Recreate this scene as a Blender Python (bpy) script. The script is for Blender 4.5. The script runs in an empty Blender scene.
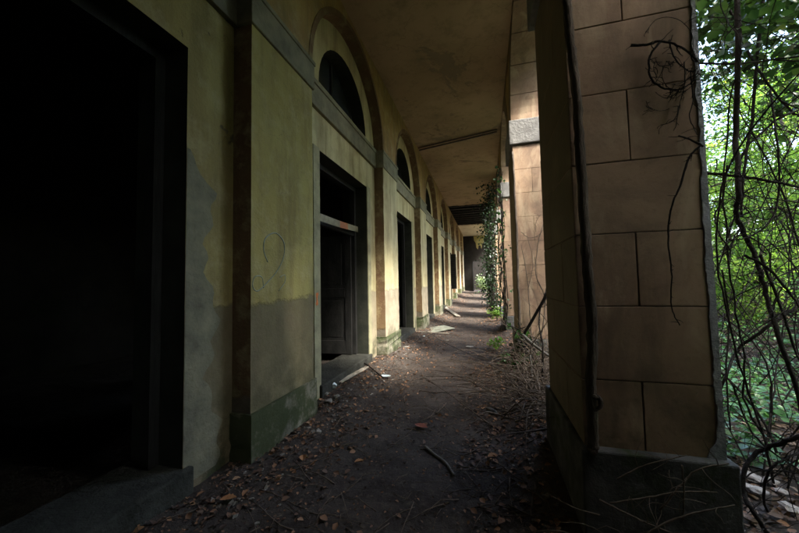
import bpy, bmesh, math, random
import numpy as np
from mathutils import Vector
random.seed(7); rng = np.random.default_rng(7)
sc = bpy.context.scene
col = sc.collection
PI = math.pi

# ------------------------------------------------------------------ camera
EYE = 1.40
F, YAW, PITCH, ROLL = 317.5 / 799, 0.2662, 0.0502, -0.020
cy_, sy_ = math.cos(YAW), math.sin(YAW); cp_, sp_ = math.cos(PITCH), math.sin(PITCH)
cr_, sr_ = math.cos(ROLL), math.sin(ROLL)
vr = Vector((cy_, sy_, 0)); vf = Vector((-sy_ * cp_, cy_ * cp_, sp_)); vu = vr.cross(vf)
cx = vr * cr_ + vu * sr_; cyv = -(-vr * sr_ + vu * cr_)
cam = bpy.data.cameras.new('camera'); camo = bpy.data.objects.new('camera', cam); col.objects.link(camo)
from mathutils import Matrix
Mx = Matrix((( cx.x, -cyv.x, -vf.x, 0), (cx.y, -cyv.y, -vf.y, 0), (cx.z, -cyv.z, -vf.z, EYE), (0, 0, 0, 1)))
camo.matrix_world = Mx
cam.sensor_fit = 'HORIZONTAL'; cam.sensor_width = 36; cam.lens = F * 36
cam.clip_start = 0.05; cam.clip_end = 800
sc.camera = camo
def ray(u, v):
    a = (u - 399.5) / 317.5; b = (v - 266.5) / 317.5
    return cx * a + cyv * b + vf
def atY(u, v, Y):
    d = ray(u, v); p = d * (Y / d.y); return Vector((p.x, p.y, p.z + EYE))
def atX(u, v, X):
    d = ray(u, v); p = d * (X / d.x); return Vector((p.x, p.y, p.z + EYE))
def atZ(u, v, z):
    d = ray(u, v); p = d * ((z - EYE) / d.z); return Vector((p.x, p.y, z))

# ------------------------------------------------------------------ object helpers
def tag(o, label=None, cat=None, group=None, kind=None):
    if label: o['label'] = label
    if cat: o['category'] = cat
    if group: o['group'] = group
    if kind: o['kind'] = kind
    return o
def empty(name, loc=(0, 0, 0), label=None, cat=None, group=None):
    o = bpy.data.objects.new(name, None); col.objects.link(o); o.location = loc
    o.empty_display_size = .1
    return tag(o, label, cat, group)
class MB:
    def __init__(s): s.v = []; s.f = []; s.m = []; s.sm = []
    def poly(s, pts, m=0, smooth=False):
        n = len(s.v); s.v += [tuple(p) for p in pts]; s.f.append(tuple(range(n, n + len(pts)))); s.m.append(m); s.sm.append(smooth)
    def mesh(s, vs, fs, m=0, smooth=False):
        n = len(s.v); s.v += [tuple(p) for p in vs]
        for f in fs: s.f.append(tuple(i + n for i in f)); s.m.append(m); s.sm.append(smooth)
    def box(s, x0, x1, y0, y1, z0, z1, m=0, j=0):
        vs = [(x, y, z) for z in (z0, z1) for (x, y) in ((x0, y0), (x1, y0), (x1, y1), (x0, y1))]
        if j: vs = [tuple(c + random.uniform(-j, j) for c in p) for p in vs]
        s.mesh(vs, [(3, 2, 1, 0), (4, 5, 6, 7), (0, 1, 5, 4), (1, 2, 6, 5), (2, 3, 7, 6), (3, 0, 4, 7)], m)
    def obox(s, c, size, rot, m=0, j=0):
        # oriented box: centre, size, Euler
        from mathutils import Euler
        R = Euler(rot).to_matrix(); vs = []
        for dz in (-.5, .5):
            for dx, dy in ((-.5, -.5), (.5, -.5), (.5, .5), (-.5, .5)):
                p = R @ Vector((dx * size[0], dy * size[1], dz * size[2]))
                vs.append((c[0] + p.x + random.uniform(-j, j), c[1] + p.y + random.uniform(-j, j), c[2] + p.z + random.uniform(-j, j)))
        s.mesh(vs, [(3, 2, 1, 0), (4, 5, 6, 7), (0, 1, 5, 4), (1, 2, 6, 5), (2, 3, 7, 6), (3, 0, 4, 7)], m)
    def tube(s, pts, r0, r1=None, n=6, m=0, lump=0.0, caps=True):
        pts = [Vector(p) for p in pts]; r1 = r0 if r1 is None else r1
        N = len(pts); vs = []
        t = (pts[1] - pts[0]).normalized(); a = t.cross(Vector((0.3, 0.5, 0.8)))
        if a.length < .1: a = t.cross(Vector((1, 0, 0)))
        a.normalize()
        for i, p in enumerate(pts):
            t = (pts[min(i + 1, N - 1)] - pts[max(i - 1, 0)]);
            if t.length < 1e-6: t = Vector((0, 0, 1))
            t.normalize(); a = (a - t * a.dot(t)); a.normalize(); b = t.cross(a)
            r = r0 + (r1 - r0) * i / (N - 1)
            for k in range(n):
                q = 2 * PI * k / n; rr = r * (1 + random.uniform(-lump, lump))
                vs.append(p + a * (math.cos(q) * rr) + b * (math.sin(q) * rr))
        fs = [(i * n + k, i * n + (k + 1) % n, (i + 1) * n + (k + 1) % n, (i + 1) * n + k) for i in range(N - 1) for k in range(n)]
        if caps: fs += [tuple(range(n))[::-1], tuple((N - 1) * n + k for k in range(n))]
        s.mesh(vs, fs, m, True)
    def build(s, name, mats, parent=None, bevel=0, loc=None):
        me = bpy.data.meshes.new(name); me.from_pydata(s.v, [], s.f)
        if not isinstance(mats, (list, tuple)): mats = [mats]
        for m in mats: me.materials.append(m)
        me.polygons.foreach_set('material_index', s.m); me.polygons.foreach_set('use_smooth', s.sm)
        me.update()
        o = bpy.data.objects.new(name, me); col.objects.link(o)
        if loc: o.location = loc
        if parent: o.parent = parent; o.matrix_parent_inverse = Matrix.Translation(parent.location).inverted() if not loc else Matrix()
        if bevel:
            b = o.modifiers.new('bevel', 'BEVEL'); b.width = bevel; b.segments = 2; b.limit_method = 'ANGLE'
        return o
def spline(pts, n=6):
    P = [Vector(p) for p in pts]; P = [P[0] * 2 - P[1]] + P + [P[-1] * 2 - P[-2]]; out = []
    for i in range(1, len(P) - 2):
        for k in range(n):
            t = k / n; a, b, c, d = P[i - 1:i + 3]
            out.append(.5 * ((2 * b) + (c - a) * t + (2 * a - 5 * b + 4 * c - d) * t * t + (3 * b - a - 3 * c + d) * t ** 3))
    out.append(P[-2]); return out
def wob(pts, amp):
    return [p + Vector((random.uniform(-amp, amp), random.uniform(-amp, amp), random.uniform(-amp, amp))) for p in pts]
def copy_tree(o, parent=None):
    c = o.copy(); col.objects.link(c); c.parent = parent
    if parent: c.matrix_parent_inverse = o.matrix_parent_inverse.copy()
    for ch in o.children: copy_tree(ch, c)
    return c

# ------------------------------------------------------------------ materials
def new_mat(name, rough=.9, spec=.2):
    m = bpy.data.materials.new(name); m.use_nodes = True; nt = m.node_tree
    b = nt.nodes['Principled BSDF']; b.inputs['Roughness'].default_value = rough; b.inputs['Specular IOR Level'].default_value = spec
    return m, nt, b
def N(nt, t, **k):
    n = nt.nodes.new(t)
    for a, v in k.items(): setattr(n, a, v)
    return n
def noise(nt, scale, detail=6, rough=.6, src=None, dist=0, stretch=None):
    n = N(nt, 'ShaderNodeTexNoise'); n.inputs['Scale'].default_value = scale; n.inputs['Detail'].default_value = detail
    n.inputs['Roughness'].default_value = rough; n.inputs['Distortion'].default_value = dist
    g = src or N(nt, 'ShaderNodeNewGeometry').outputs['Position']
    if stretch:
        mp = N(nt, 'ShaderNodeMapping'); mp.inputs['Scale'].default_value = stretch; nt.links.new(g, mp.inputs[0]); g = mp.outputs[0]
    nt.links.new(g, n.inputs['Vector']); return n.outputs['Fac']
def ramp(nt, fac, stops):
    r = N(nt, 'ShaderNodeValToRGB'); e = r.color_ramp.elements
    while len(e) < len(stops): e.new(.5)
    for i, (p, c) in enumerate(stops):
        e[i].position = p; e[i].color = (c, c, c, 1) if isinstance(c, (int, float)) else (*c, 1)
    nt.links.new(fac, r.inputs[0]); return r.outputs[0]
def mix(nt, fac, a, b, mode='MIX'):
    m = N(nt, 'ShaderNodeMix', data_type='RGBA', blend_type=mode)
    for i, v in ((0, fac), (6, a), (7, b)):
        if isinstance(v, (int, float)): m.inputs[i].default_value = v
        elif isinstance(v, tuple): m.inputs[i].default_value = (*v, 1)
        else: nt.links.new(v, m.inputs[i])
    return m.outputs[2]
def math_(nt, op, a, b=0, clamp=False):
    m = N(nt, 'ShaderNodeMath', operation=op, use_clamp=clamp)
    for i, v in ((0, a), (1, b)):
        if isinstance(v, (int, float)): m.inputs[i].default_value = v
        else: nt.links.new(v, m.inputs[i])
    return m.outputs[0]
def posz(nt):
    s = N(nt, 'ShaderNodeSeparateXYZ'); nt.links.new(N(nt, 'ShaderNodeNewGeometry').outputs['Position'], s.inputs[0]); return s.outputs
def bump(nt, b, h, strength=.4, dist=.01):
    n = N(nt, 'ShaderNodeBump'); n.inputs['Strength'].default_value = strength; n.inputs['Distance'].default_value = dist
    nt.links.new(h, n.inputs['Height']); nt.links.new(n.outputs[0], b.inputs['Normal'])
def simple(name, c1, c2, scale=8, rough=.9, bs=.4, bd=.01, spec=.2, stretch=None, lo=.35, hi=.65):
    m, nt, b = new_mat(name, rough, spec)
    f = noise(nt, scale, stretch=stretch); c = mix(nt, ramp(nt, f, [(lo, 0.), (hi, 1.)]), c1, c2)
    nt.links.new(c, b.inputs['Base Color']); bump(nt, b, noise(nt, scale * 5, stretch=stretch), bs, bd); return m

def plaster(name, yel, yel2, grey=(.25, .22, .155), line=1.26, peel=.62):
    """ochre lime plaster over grey render: stripped below a ragged line, peeled in patches, streaked with damp"""
    m, nt, b = new_mat(name, .92, .15)
    z = posz(nt)[2]
    big = noise(nt, 1.1, 5); mid = noise(nt, 5, 8, .65); fine = noise(nt, 40, 6)
    c = mix(nt, ramp(nt, big, [(.35, 0.), (.7, 1.)]), yel, yel2)
    streak = noise(nt, 1, 5, .6, stretch=(6, 6, .7))
    c = mix(nt, ramp(nt, streak, [(.45, 0.), (.72, .75)]), c, (.16, .125, .06))
    c = mix(nt, ramp(nt, mid, [(.5, 0.), (.75, .5)]), c, (.48, .42, .24))
    c = mix(nt, ramp(nt, noise(nt, 2.7, 9, .72, dist=.4), [(.50, 0.), (.72, .5)]), c, (.19, .155, .075))
    c = mix(nt, ramp(nt, noise(nt, 90, 4, .7), [(.60, 0.), (.72, .7)]), c, (.09, .08, .05))
    vo = N(nt, 'ShaderNodeTexVoronoi', feature='DISTANCE_TO_EDGE'); vo.inputs['Scale'].default_value = 1.6
    va = N(nt, 'ShaderNodeVectorMath', operation='ADD'); nn = N(nt, 'ShaderNodeTexNoise'); nn.inputs['Scale'].default_value = 2.2; nn.inputs['Detail'].default_value = 6
    gp_ = N(nt, 'ShaderNodeNewGeometry').outputs['Position']; nt.links.new(gp_, nn.inputs[0]); nt.links.new(gp_, va.inputs[0]); nt.links.new(nn.outputs['Color'], va.inputs[1]); nt.links.new(va.outputs[0], vo.inputs['Vector'])
    crack = math_(nt, 'MULTIPLY', ramp(nt, vo.outputs[0], [(0, 1.), (.007, 0.)]), ramp(nt, noise(nt, .8, 3), [(.5, 0.), (.56, 1.)]))
    c = mix(nt, math_(nt, 'MULTIPLY', crack, .35), c, (.09, .075, .04))
    # grey render: everything under the ragged line and where it peeled
    zz = math_(nt, 'ADD', z, math_(nt, 'MULTIPLY', math_(nt, 'SUBTRACT', noise(nt, 2.5, 8, .7), .5), .24))
    low = ramp(nt, math_(nt, 'MULTIPLY', math_(nt, 'SUBTRACT', line + .01, zz), 30, True), [(0, 0.), (1, .88)])
    pe = math_(nt, 'ADD', noise(nt, .9, 9, .62, dist=.6), math_(nt, 'MULTIPLY', math_(nt, 'SUBTRACT', 2.2, z), .035))
    pm = ramp(nt, pe, [(peel, 0.), (peel + .012, 1.)])
    msk = math_(nt, 'MAXIMUM', low, pm)
    g = mix(nt, ramp(nt, mid, [(.3, 0.), (.7, 1.)]), grey, tuple(x * .62 for x in grey))
    g = mix(nt, ramp(nt, noise(nt, 2.2, 4), [(.5, 0.), (.7, .5)]), g, (.2, .15, .1))
    c = mix(nt, msk, c, g)
    # moss near the ground
    mo = math_(nt, 'MULTIPLY', ramp(nt, z, [(.0, 1.), (.75, 0.)]), ramp(nt, mid, [(.42, 0.), (.58, 1.)]))
    c = mix(nt, mo, c, (.05, .06, .03))
    nt.links.new(c, b.inputs['Base Color'])
    h = math_(nt, 'ADD', math_(nt, 'MULTIPLY', msk, -.6), math_(nt, 'ADD', math_(nt, 'MULTIPLY', mid, .8), math_(nt, 'MULTIPLY', fine, .3)))
    bump(nt, b, h, .75, .016); return m

M = {}
M['wall'] = plaster('ochre_plaster', (.36, .30, .115), (.27, .21, .08), (.19, .16, .10))  # ochre of the near bays darkened: part of their shade is in the colour
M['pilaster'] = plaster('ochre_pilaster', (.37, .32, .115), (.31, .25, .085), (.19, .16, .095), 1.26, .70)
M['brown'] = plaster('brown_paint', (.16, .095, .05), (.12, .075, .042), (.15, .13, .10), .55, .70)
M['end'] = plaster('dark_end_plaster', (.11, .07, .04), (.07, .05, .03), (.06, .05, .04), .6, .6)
M['pilaster_pale'] = plaster('pale_pilaster', (.54, .49, .30), (.47, .40, .21), (.35, .30, .22), 1.26, .72)  # paler, less saturated ochre for the farther bays
M['wall_pale'] = plaster('pale_plaster', (.52, .47, .27), (.43, .36, .18), (.32, .275, .19), 1.26, .70)
M['arch'] = plaster('arch_plaster', (.36, .26, .09), (.26, .15, .07), (.2, .17, .11), -3, .60)
M['cement'] = simple('cement_margin', (.36, .335, .20), (.22, .205, .13), 5, bs=.7, bd=.015)
M['sill'] = simple('dark_sill', (.055, .055, .045), (.028, .028, .022), 7, bs=.8, bd=.02)
M['impost'] = simple('impost_stone', (.24, .225, .145), (.14, .13, .09), 5, bs=.7, bd=.015)
M['cream'] = simple('cream_bright_end', (.74, .66, .46), (.58, .50, .34), 2, bs=.5)  # cream plaster brightened: light at the far end put into the colour
M['ceiling'] = None
def ceil_mat():
    m, nt, b = new_mat('ceiling_plaster', .95, .1)
    c = mix(nt, ramp(nt, noise(nt, .55, 5), [(.35, 0.), (.65, 1.)]), (.40, .29, .18), (.30, .22, .13))
    c = mix(nt, ramp(nt, noise(nt, 3.5, 8, .7), [(.5, 0.), (.72, .7)]), c, (.17, .14, .08))
    w = N(nt, 'ShaderNodeTexVoronoi', feature='DISTANCE_TO_EDGE'); w.inputs['Scale'].default_value = .7
    mp = N(nt, 'ShaderNodeMapping'); mp.inputs['Scale'].default_value = (1, .6, 1)
    g = N(nt, 'ShaderNodeNewGeometry'); ad = N(nt, 'ShaderNodeVectorMath', operation='ADD')
    nn = N(nt, 'ShaderNodeTexNoise'); nn.inputs['Scale'].default_value = 3; nt.links.new(g.outputs['Position'], nn.inputs[0])
    nt.links.new(g.outputs['Position'], ad.inputs[0]); nt.links.new(nn.outputs['Color'], ad.inputs[1])
    nt.links.new(ad.outputs[0], mp.inputs[0]); nt.links.new(mp.outputs[0], w.inputs['Vector'])
    cr = ramp(nt, w.outputs[0], [(0, 1.), (.008, 0.)])
    pk = ramp(nt, noise(nt, .8, 10, .7, dist=.5), [(.60, 0.), (.615, 1.)]); c = mix(nt, math_(nt, 'MULTIPLY', pk, .75), c, (.19, .15, .10)); c = mix(nt, math_(nt, 'MULTIPLY', cr, .3), c, (.1, .075, .05))
    nt.links.new(c, b.inputs['Base Color']); bump(nt, b, math_(nt, 'SUBTRACT', noise(nt, 9, 7), pk), .5, .012); return m
M['ceiling'] = ceil_mat()
def moss_stone(name, base, base2, moss=.5):
    m, nt, b = new_mat(name, .95, .15)
    c = mix(nt, ramp(nt, noise(nt, 6, 7), [(.35, 0.), (.65, 1.)]), base, base2)
    c = mix(nt, ramp(nt, noise(nt, 3.2, 9, .7), [(moss - .06, 0.), (moss + .06, .9)]), c, (.045, .058, .022))
    nt.links.new(c, b.inputs['Base Color']); bump(nt, b, noise(nt, 14, 9, .7), .7, .02); return m
M['plinth'] = moss_stone('mossy_plinth', (.25, .23, .17), (.13, .12, .09), .48)
M['grey_stone'] = moss_stone('grey_plinth', (.13, .13, .125), (.05, .05, .047), .6)
def block_mat(name='stone_blocks'):
    m, nt, b = new_mat(name, .85, .25)
    at = N(nt, 'ShaderNodeAttribute', attribute_name='tint').outputs['Fac']
    c = mix(nt, at, (.41, .285, .18), (.33, .225, .145))
    c = mix(nt, ramp(nt, noise(nt, .9, 8, .7, dist=1), [(.46, 0.), (.62, .65)]), c, (.15, .105, .08))
    c = mix(nt, ramp(nt, noise(nt, 2.3, 6, .65), [(.42, 0.), (.7, .7)]), c, (.24, .15, .10))
    st = noise(nt, 1.6, 6, .6, stretch=(2.6, 2.6, 1), dist=.8)
    c = mix(nt, ramp(nt, st, [(.52, 0.), (.66, .8)]), c, (.46, .35, .23))
    c = mix(nt, ramp(nt, noise(nt, 17, 9, .7), [(.55, 0.), (.8, .6)]), c, (.10, .075, .05))
    st2 = noise(nt, 1.0, 7, .65, stretch=(5, 5, .9), dist=.5)
    c = mix(nt, ramp(nt, st2, [(.5, 0.), (.72, .55)]), c, (.09, .075, .05))
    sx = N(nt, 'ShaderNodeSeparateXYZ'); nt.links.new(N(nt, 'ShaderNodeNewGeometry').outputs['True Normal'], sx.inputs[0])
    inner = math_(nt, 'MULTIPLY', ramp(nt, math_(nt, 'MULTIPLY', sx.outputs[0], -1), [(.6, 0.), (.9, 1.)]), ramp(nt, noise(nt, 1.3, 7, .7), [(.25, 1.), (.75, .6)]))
    c = mix(nt, inner, c, (.135, .11, .06))  # corridor-side faces painted darker olive: their shade put into the colour
    pit = ramp(nt, noise(nt, 7, 9, .8, dist=.5), [(.66, 0.), (.69, 1.)]); c = mix(nt, math_(nt, 'MULTIPLY', pit, .75), c, (.12, .095, .07))
    z = posz(nt)[2]
    mo = math_(nt, 'MULTIPLY', ramp(nt, math_(nt, 'MULTIPLY', z, .5), [(.2, 1.), (.5, 0.)]), ramp(nt, noise(nt, 4, 8, .7), [(.45, 0.), (.62, .8)]))
    c = mix(nt, mo, c, (.07, .065, .035))
    nt.links.new(c, b.inputs['Base Color']); bump(nt, b, math_(nt, 'SUBTRACT', noise(nt, 28, 8, .7), math_(nt, 'MULTIPLY', pit, .8)), .3, .007); return m
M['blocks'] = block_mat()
M['mortar'] = simple('dark_mortar', (.14, .11, .08), (.06, .05, .04), 9)
M['mortar_pale'] = simple('pale_mortar', (.42, .43, .45), (.25, .26, .27), 12, bs=.8, bd=.02)
M['impost_grey'] = simple('weathered_impost', (.22, .215, .20), (.13, .125, .115), 5, bs=.7, bd=.02)
M['dark_wood'] = simple('old_dark_wood', (.010, .010, .009), (.026, .025, .022), 6, .7, .5, .01, .3, (1, 6, .6))
M['grey_wood'] = simple('weathered_wood', (.20, .18, .15), (.11, .10, .08), 8, .85, stretch=(1, 1, 1))
M['pale_wood'] = simple('pale_wood', (.42, .38, .31), (.14, .12, .09), 6, .85)
M['board'] = simple('pale_board', (.34, .36, .28), (.13, .13, .10), 4, .8)
M['dark_room'] = simple('dark_plaster', (.025, .022, .018), (.015, .013, .011), 3)  # near-black plaster for back rooms, roof deck and end wall
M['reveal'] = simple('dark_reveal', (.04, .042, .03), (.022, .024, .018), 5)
M['glass'] = simple('dusty_pane', (.02, .025, .03), (.035, .04, .04), 4, .25, .1, .002, .5)
M['rubble'] = simple('rubble', (.30, .28, .24), (.12, .11, .09), 15, .8)
M['plastic'] = simple('pale_plastic', (.55, .64, .66), (.42, .5, .52), 8, .35, .3, .01, .5)
M['tape_w'] = simple('tape_white', (.25, .225, .14), (.15, .135, .09), 10, .5)
M['tape_o'] = simple('tape_orange', (.42, .14, .05), (.3, .1, .04), 10, .5)
M['spray_o'] = simple('orange_paint', (.75, .20, .05), (.6, .15, .04), 30, .6)
M['spray_g'] = simple('grey_paint', (.34, .37, .29), (.2, .22, .15), 14, .6)
M['bark'] = simple('bark', (.075, .06, .048), (.14, .115, .09), 12, .95, 1., .02, .1, (1, 1, .25))
M['bark_dark'] = simple('dark_bark', (.014, .012, .010), (.03, .026, .022), 25, .9, .8, .01, .1)
M['twig'] = simple('dry_twig', (.17, .135, .10), (.08, .06, .045), 25, .9, .4, .004, .1)
M['metal'] = simple('rusty_metal', (.05, .04, .035), (.10, .07, .05), 15, .6, .4, .004, .4)
M['feather'] = simple('pale_bottle', (.07, .08, .08), (.04, .045, .05), 8, .4)

def leaf_mat(name, stops, transl=.45, rough=.5, shift=1.25):
    m, nt, b = new_mat(name, rough, .3)
    at = N(nt, 'ShaderNodeAttribute', attribute_name='tint').outputs['Fac']
    c = ramp(nt, at, stops); nt.links.new(c, b.inputs['Base Color'])
    if transl:
        t = N(nt, 'ShaderNodeBsdfTranslucent'); c2 = mix(nt, 1.0, c, (shift * 1.05, shift, .75), 'MULTIPLY'); nt.links.new(c2, t.inputs[0])
        ms = N(nt, 'ShaderNodeMixShader'); ms.inputs[0].default_value = transl
        nt.links.new(b.outputs[0], ms.inputs[1]); nt.links.new(t.outputs[0], ms.inputs[2])
        nt.links.new(ms.outputs[0], nt.nodes['Material Output'].inputs[0])
    return m
M['leaf'] = leaf_mat('green_leaves', [(0, (.035, .08, .015)), (.5, (.07, .15, .026)), (.85, (.12, .21, .035)), (1, (.2, .23, .05))], .55)
M['leaf_light'] = leaf_mat('light_green_leaves', [(0, (.07, .15, .03)), (.5, (.13, .26, .05)), (1, (.24, .34, .09))], .6)
M['leaf_pale'] = leaf_mat('pale_leaves', [(0, (.16, .24, .14)), (1, (.32, .40, .26))], .4)
M['dead_grey'] = leaf_mat('rotting_leaves', [(0, (.05, .042, .036)), (.5, (.14, .10, .075)), (.85, (.28, .20, .15)), (1, (.45, .38, .31))], .1, .7)
M['ivy'] = leaf_mat('ivy_leaves', [(0, (.010, .020, .009)), (.5, (.035, .09, .028)), (.85, (.07, .15, .04)), (1, (.14, .16, .05))], .3, .35)
M['ivy_ground'] = leaf_mat('ground_ivy', [(0, (.04, .11, .035)), (.5, (.07, .19, .06)), (.85, (.11, .26, .09)), (1, (.24, .28, .10))], .3, .3)
M['dead'] = leaf_mat('dead_leaves', [(0, (.055, .04, .032)), (.4, (.12, .07, .045)), (.7, (.24, .13, .07)), (.9, (.38, .20, .10)), (1, (.48, .38, .27))], .1, .7)
M['red_leaf'] = simple('reddish_leaf', (.26, .085, .05), (.20, .07, .05), 20, .7)
M['orange_leaf'] = simple('orange_leaf', (.42, .21, .09), (.30, .14, .06), 20, .7)

# ------------------------------------------------------------------ leaf clouds (many small folded blades, one mesh)
def leaf_cloud(name, P, size, mat, parent=None, up=.5, flat=0., jit=.35, wide=.62, tint=None, droop=0.):
    P = np.asarray(P, float); n = len(P)
    s = size * (1 + jit * rng.uniform(-1, 1, n))
    nrm = rng.normal(size=(n, 3)); nrm[:, 2] = np.abs(nrm[:, 2]) + up + flat * 6; nrm /= np.linalg.norm(nrm, axis=1)[:, None]
    d = rng.normal(size=(n, 3)); d[:, 2] -= droop; d -= nrm * (d * nrm).sum(1)[:, None]; d /= np.linalg.norm(d, axis=1)[:, None]
    w = np.cross(nrm, d)
    S = s[:, None]; base = P - d * S * .5; tip = P + d * S * .5 - nrm * S * .12
    c1 = P + d * S * -.12 + w * S * wide * .5 + nrm * S * .12; c2 = P + d * S * -.12 - w * S * wide * .5 + nrm * S * .12
    e1 = P + d * S * .22 + w * S * wide * .36 + nrm * S * .05; e2 = P + d * S * .22 - w * S * wide * .36 + nrm * S * .05
    V = np.stack([base, c1, e1, tip, e2, c2], 1).reshape(-1, 3)
    i = np.arange(n) * 6
    Fq = np.stack([np.stack([i, i + 1, i + 2, i + 3], 1), np.stack([i, i + 3, i + 4, i + 5], 1)], 1).reshape(-1, 4)
    me = bpy.data.meshes.new(name); nf = len(Fq)
    me.vertices.add(len(V)); me.vertices.foreach_set('co', V.ravel())
    me.loops.add(nf * 4); me.loops.foreach_set('vertex_index', Fq.ravel().astype(np.int32))
    me.polygons.add(nf); me.polygons.foreach_set('loop_start', np.arange(0, nf * 4, 4, dtype=np.int32))
    me.update(calc_edges=True)
    if tint is None: tint = rng.beta(1.6, 1.8, n)
    a = me.attributes.new('tint', 'FLOAT', 'FACE'); a.data.foreach_set('value', np.repeat(np.clip(tint, 0, 1), 2).astype(np.float32))
    me.materials.append(mat); me.validate()
    o = bpy.data.objects.new(name, me); col.objects.link(o)
    if parent: o.parent = parent
    return o

# ------------------------------------------------------------------ terrain
def vnoise(x, y, s, seed=0):
    def h(a, b): 
        v = np.sin(a * 127.1 + b * 311.7 + seed * 17.3) * 43758.5453; return v - np.floor(v)
    x = np.asarray(x, float) * s; y = np.asarray(y, float) * s; xi = np.floor(x); yi = np.floor(y); xf = x - xi; yf = y - yi
    u = xf * xf * (3 - 2 * xf); v = yf * yf * (3 - 2 * yf)
    return (h(xi, yi) * (1 - u) + h(xi + 1, yi) * u) * (1 - v) + (h(xi, yi + 1) * (1 - u) + h(xi + 1, yi + 1) * u) * v
def sstep(a, b, x): t = np.clip((np.asarray(x, float) - a) / (b - a), 0, 1); return t * t * (3 - 2 * t)
def gh(x, y):
    x = np.asarray(x, float); y = np.asarray(y, float)
    z = .55 * sstep(11, 27, y) * (1 - sstep(2, 5, x))
    z = z + .05 * (vnoise(x, y, 1.3) - .5) + .025 * (vnoise(x, y, 5, 1) - .5) + .012 * (vnoise(x, y, 17, 2) - .5)
    # litter banked against the walls and pillars, trodden path between
    z = z + .07 * sstep(-1.25, -1.75, x) * (.4 + vnoise(x, y, 1.1, 5)) + .09 * sstep(.1, .5, x) * (.3 + vnoise(x, y, .9, 6)) * (1 - sstep(1.2, 2, x))
    # garden bank
    g = 2.6 * sstep(3.2, 9.5, x) + .10 * np.clip(x - 9.5, 0, 60) + .25 * (vnoise(x, y, .5, 3) - .5) * sstep(2, 4, x) + .6 * (vnoise(x, y, .15, 9) - .5) * sstep(5, 12, x)
    return z + g
def ground_mat():
    m, nt, b = new_mat('earth', .95, .12)
    c = mix(nt, ramp(nt, noise(nt, 2.2, 7, .65), [(.3, 0.), (.7, 1.)]), (.028, .023, .020), (.092, .076, .064))
    c = mix(nt, ramp(nt, noise(nt, 24, 9, .75), [(.5, 0.), (.75, .8)]), c, (.14, .115, .09))
    c = mix(nt, ramp(nt, noise(nt, 60, 6, .7), [(.62, 0.), (.72, .6)]), c, (.20, .15, .12))
    c = mix(nt, ramp(nt, noise(nt, .9, 6, .7), [(.55, 0.), (.7, .6)]), c, (.024, .02, .018))
    nt.links.new(c, b.inputs['Base Color'])
    h = math_(nt, 'ADD', noise(nt, 9, 9, .7), math_(nt, 'MULTIPLY', noise(nt, 55, 6, .75), .5)); bump(nt, b, h, .9, .03); return m
M['earth'] = ground_mat()
def build_ground():
    xs = np.concatenate([np.arange(-2.45, 2.2, .05), np.arange(2.2, 5, .12), np.arange(5, 12, .4), np.geomspace(12, 130, 26)])
    xs = np.concatenate([[-130, -60, -30, -12, -6], xs])
    ys = np.concatenate([-np.geomspace(130, 4.6, 16), np.arange(-4.2, 1.0, .25), np.arange(1.0, 8, .05), np.arange(8, 28, .15), np.geomspace(28.5, 200, 24)])
    X, Y = np.meshgrid(xs, ys); Z = gh(X, Y); nx, ny = len(xs), len(ys)
    V = np.stack([X, Y, Z], -1).reshape(-1, 3); idx = np.arange(nx * ny).reshape(ny, nx)
    Fq = np.stack([idx[:-1, :-1], idx[:-1, 1:], idx[1:, 1:], idx[1:, :-1]], -1).reshape(-1, 4)
    me = bpy.data.meshes.new('ground'); nf = len(Fq)
    me.vertices.add(len(V)); me.vertices.foreach_set('co', V.ravel()); me.loops.add(nf * 4); me.loops.foreach_set('vertex_index', Fq.ravel().astype(np.int32))
    me.polygons.add(nf); me.polygons.foreach_set('loop_start', np.arange(0, nf * 4, 4, dtype=np.int32)); me.polygons.foreach_set('use_smooth', [True] * nf)
    me.update(calc_edges=True); me.materials.append(M['earth']); o = bpy.data.objects.new('ground', me); col.objects.link(o)
    return tag(o, 'dark trodden earth with leaf crumbs between the walls and rising into the garden', 'ground', kind='structure')
build_ground()
def G(x, y): return float(gh(x, y))

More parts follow.
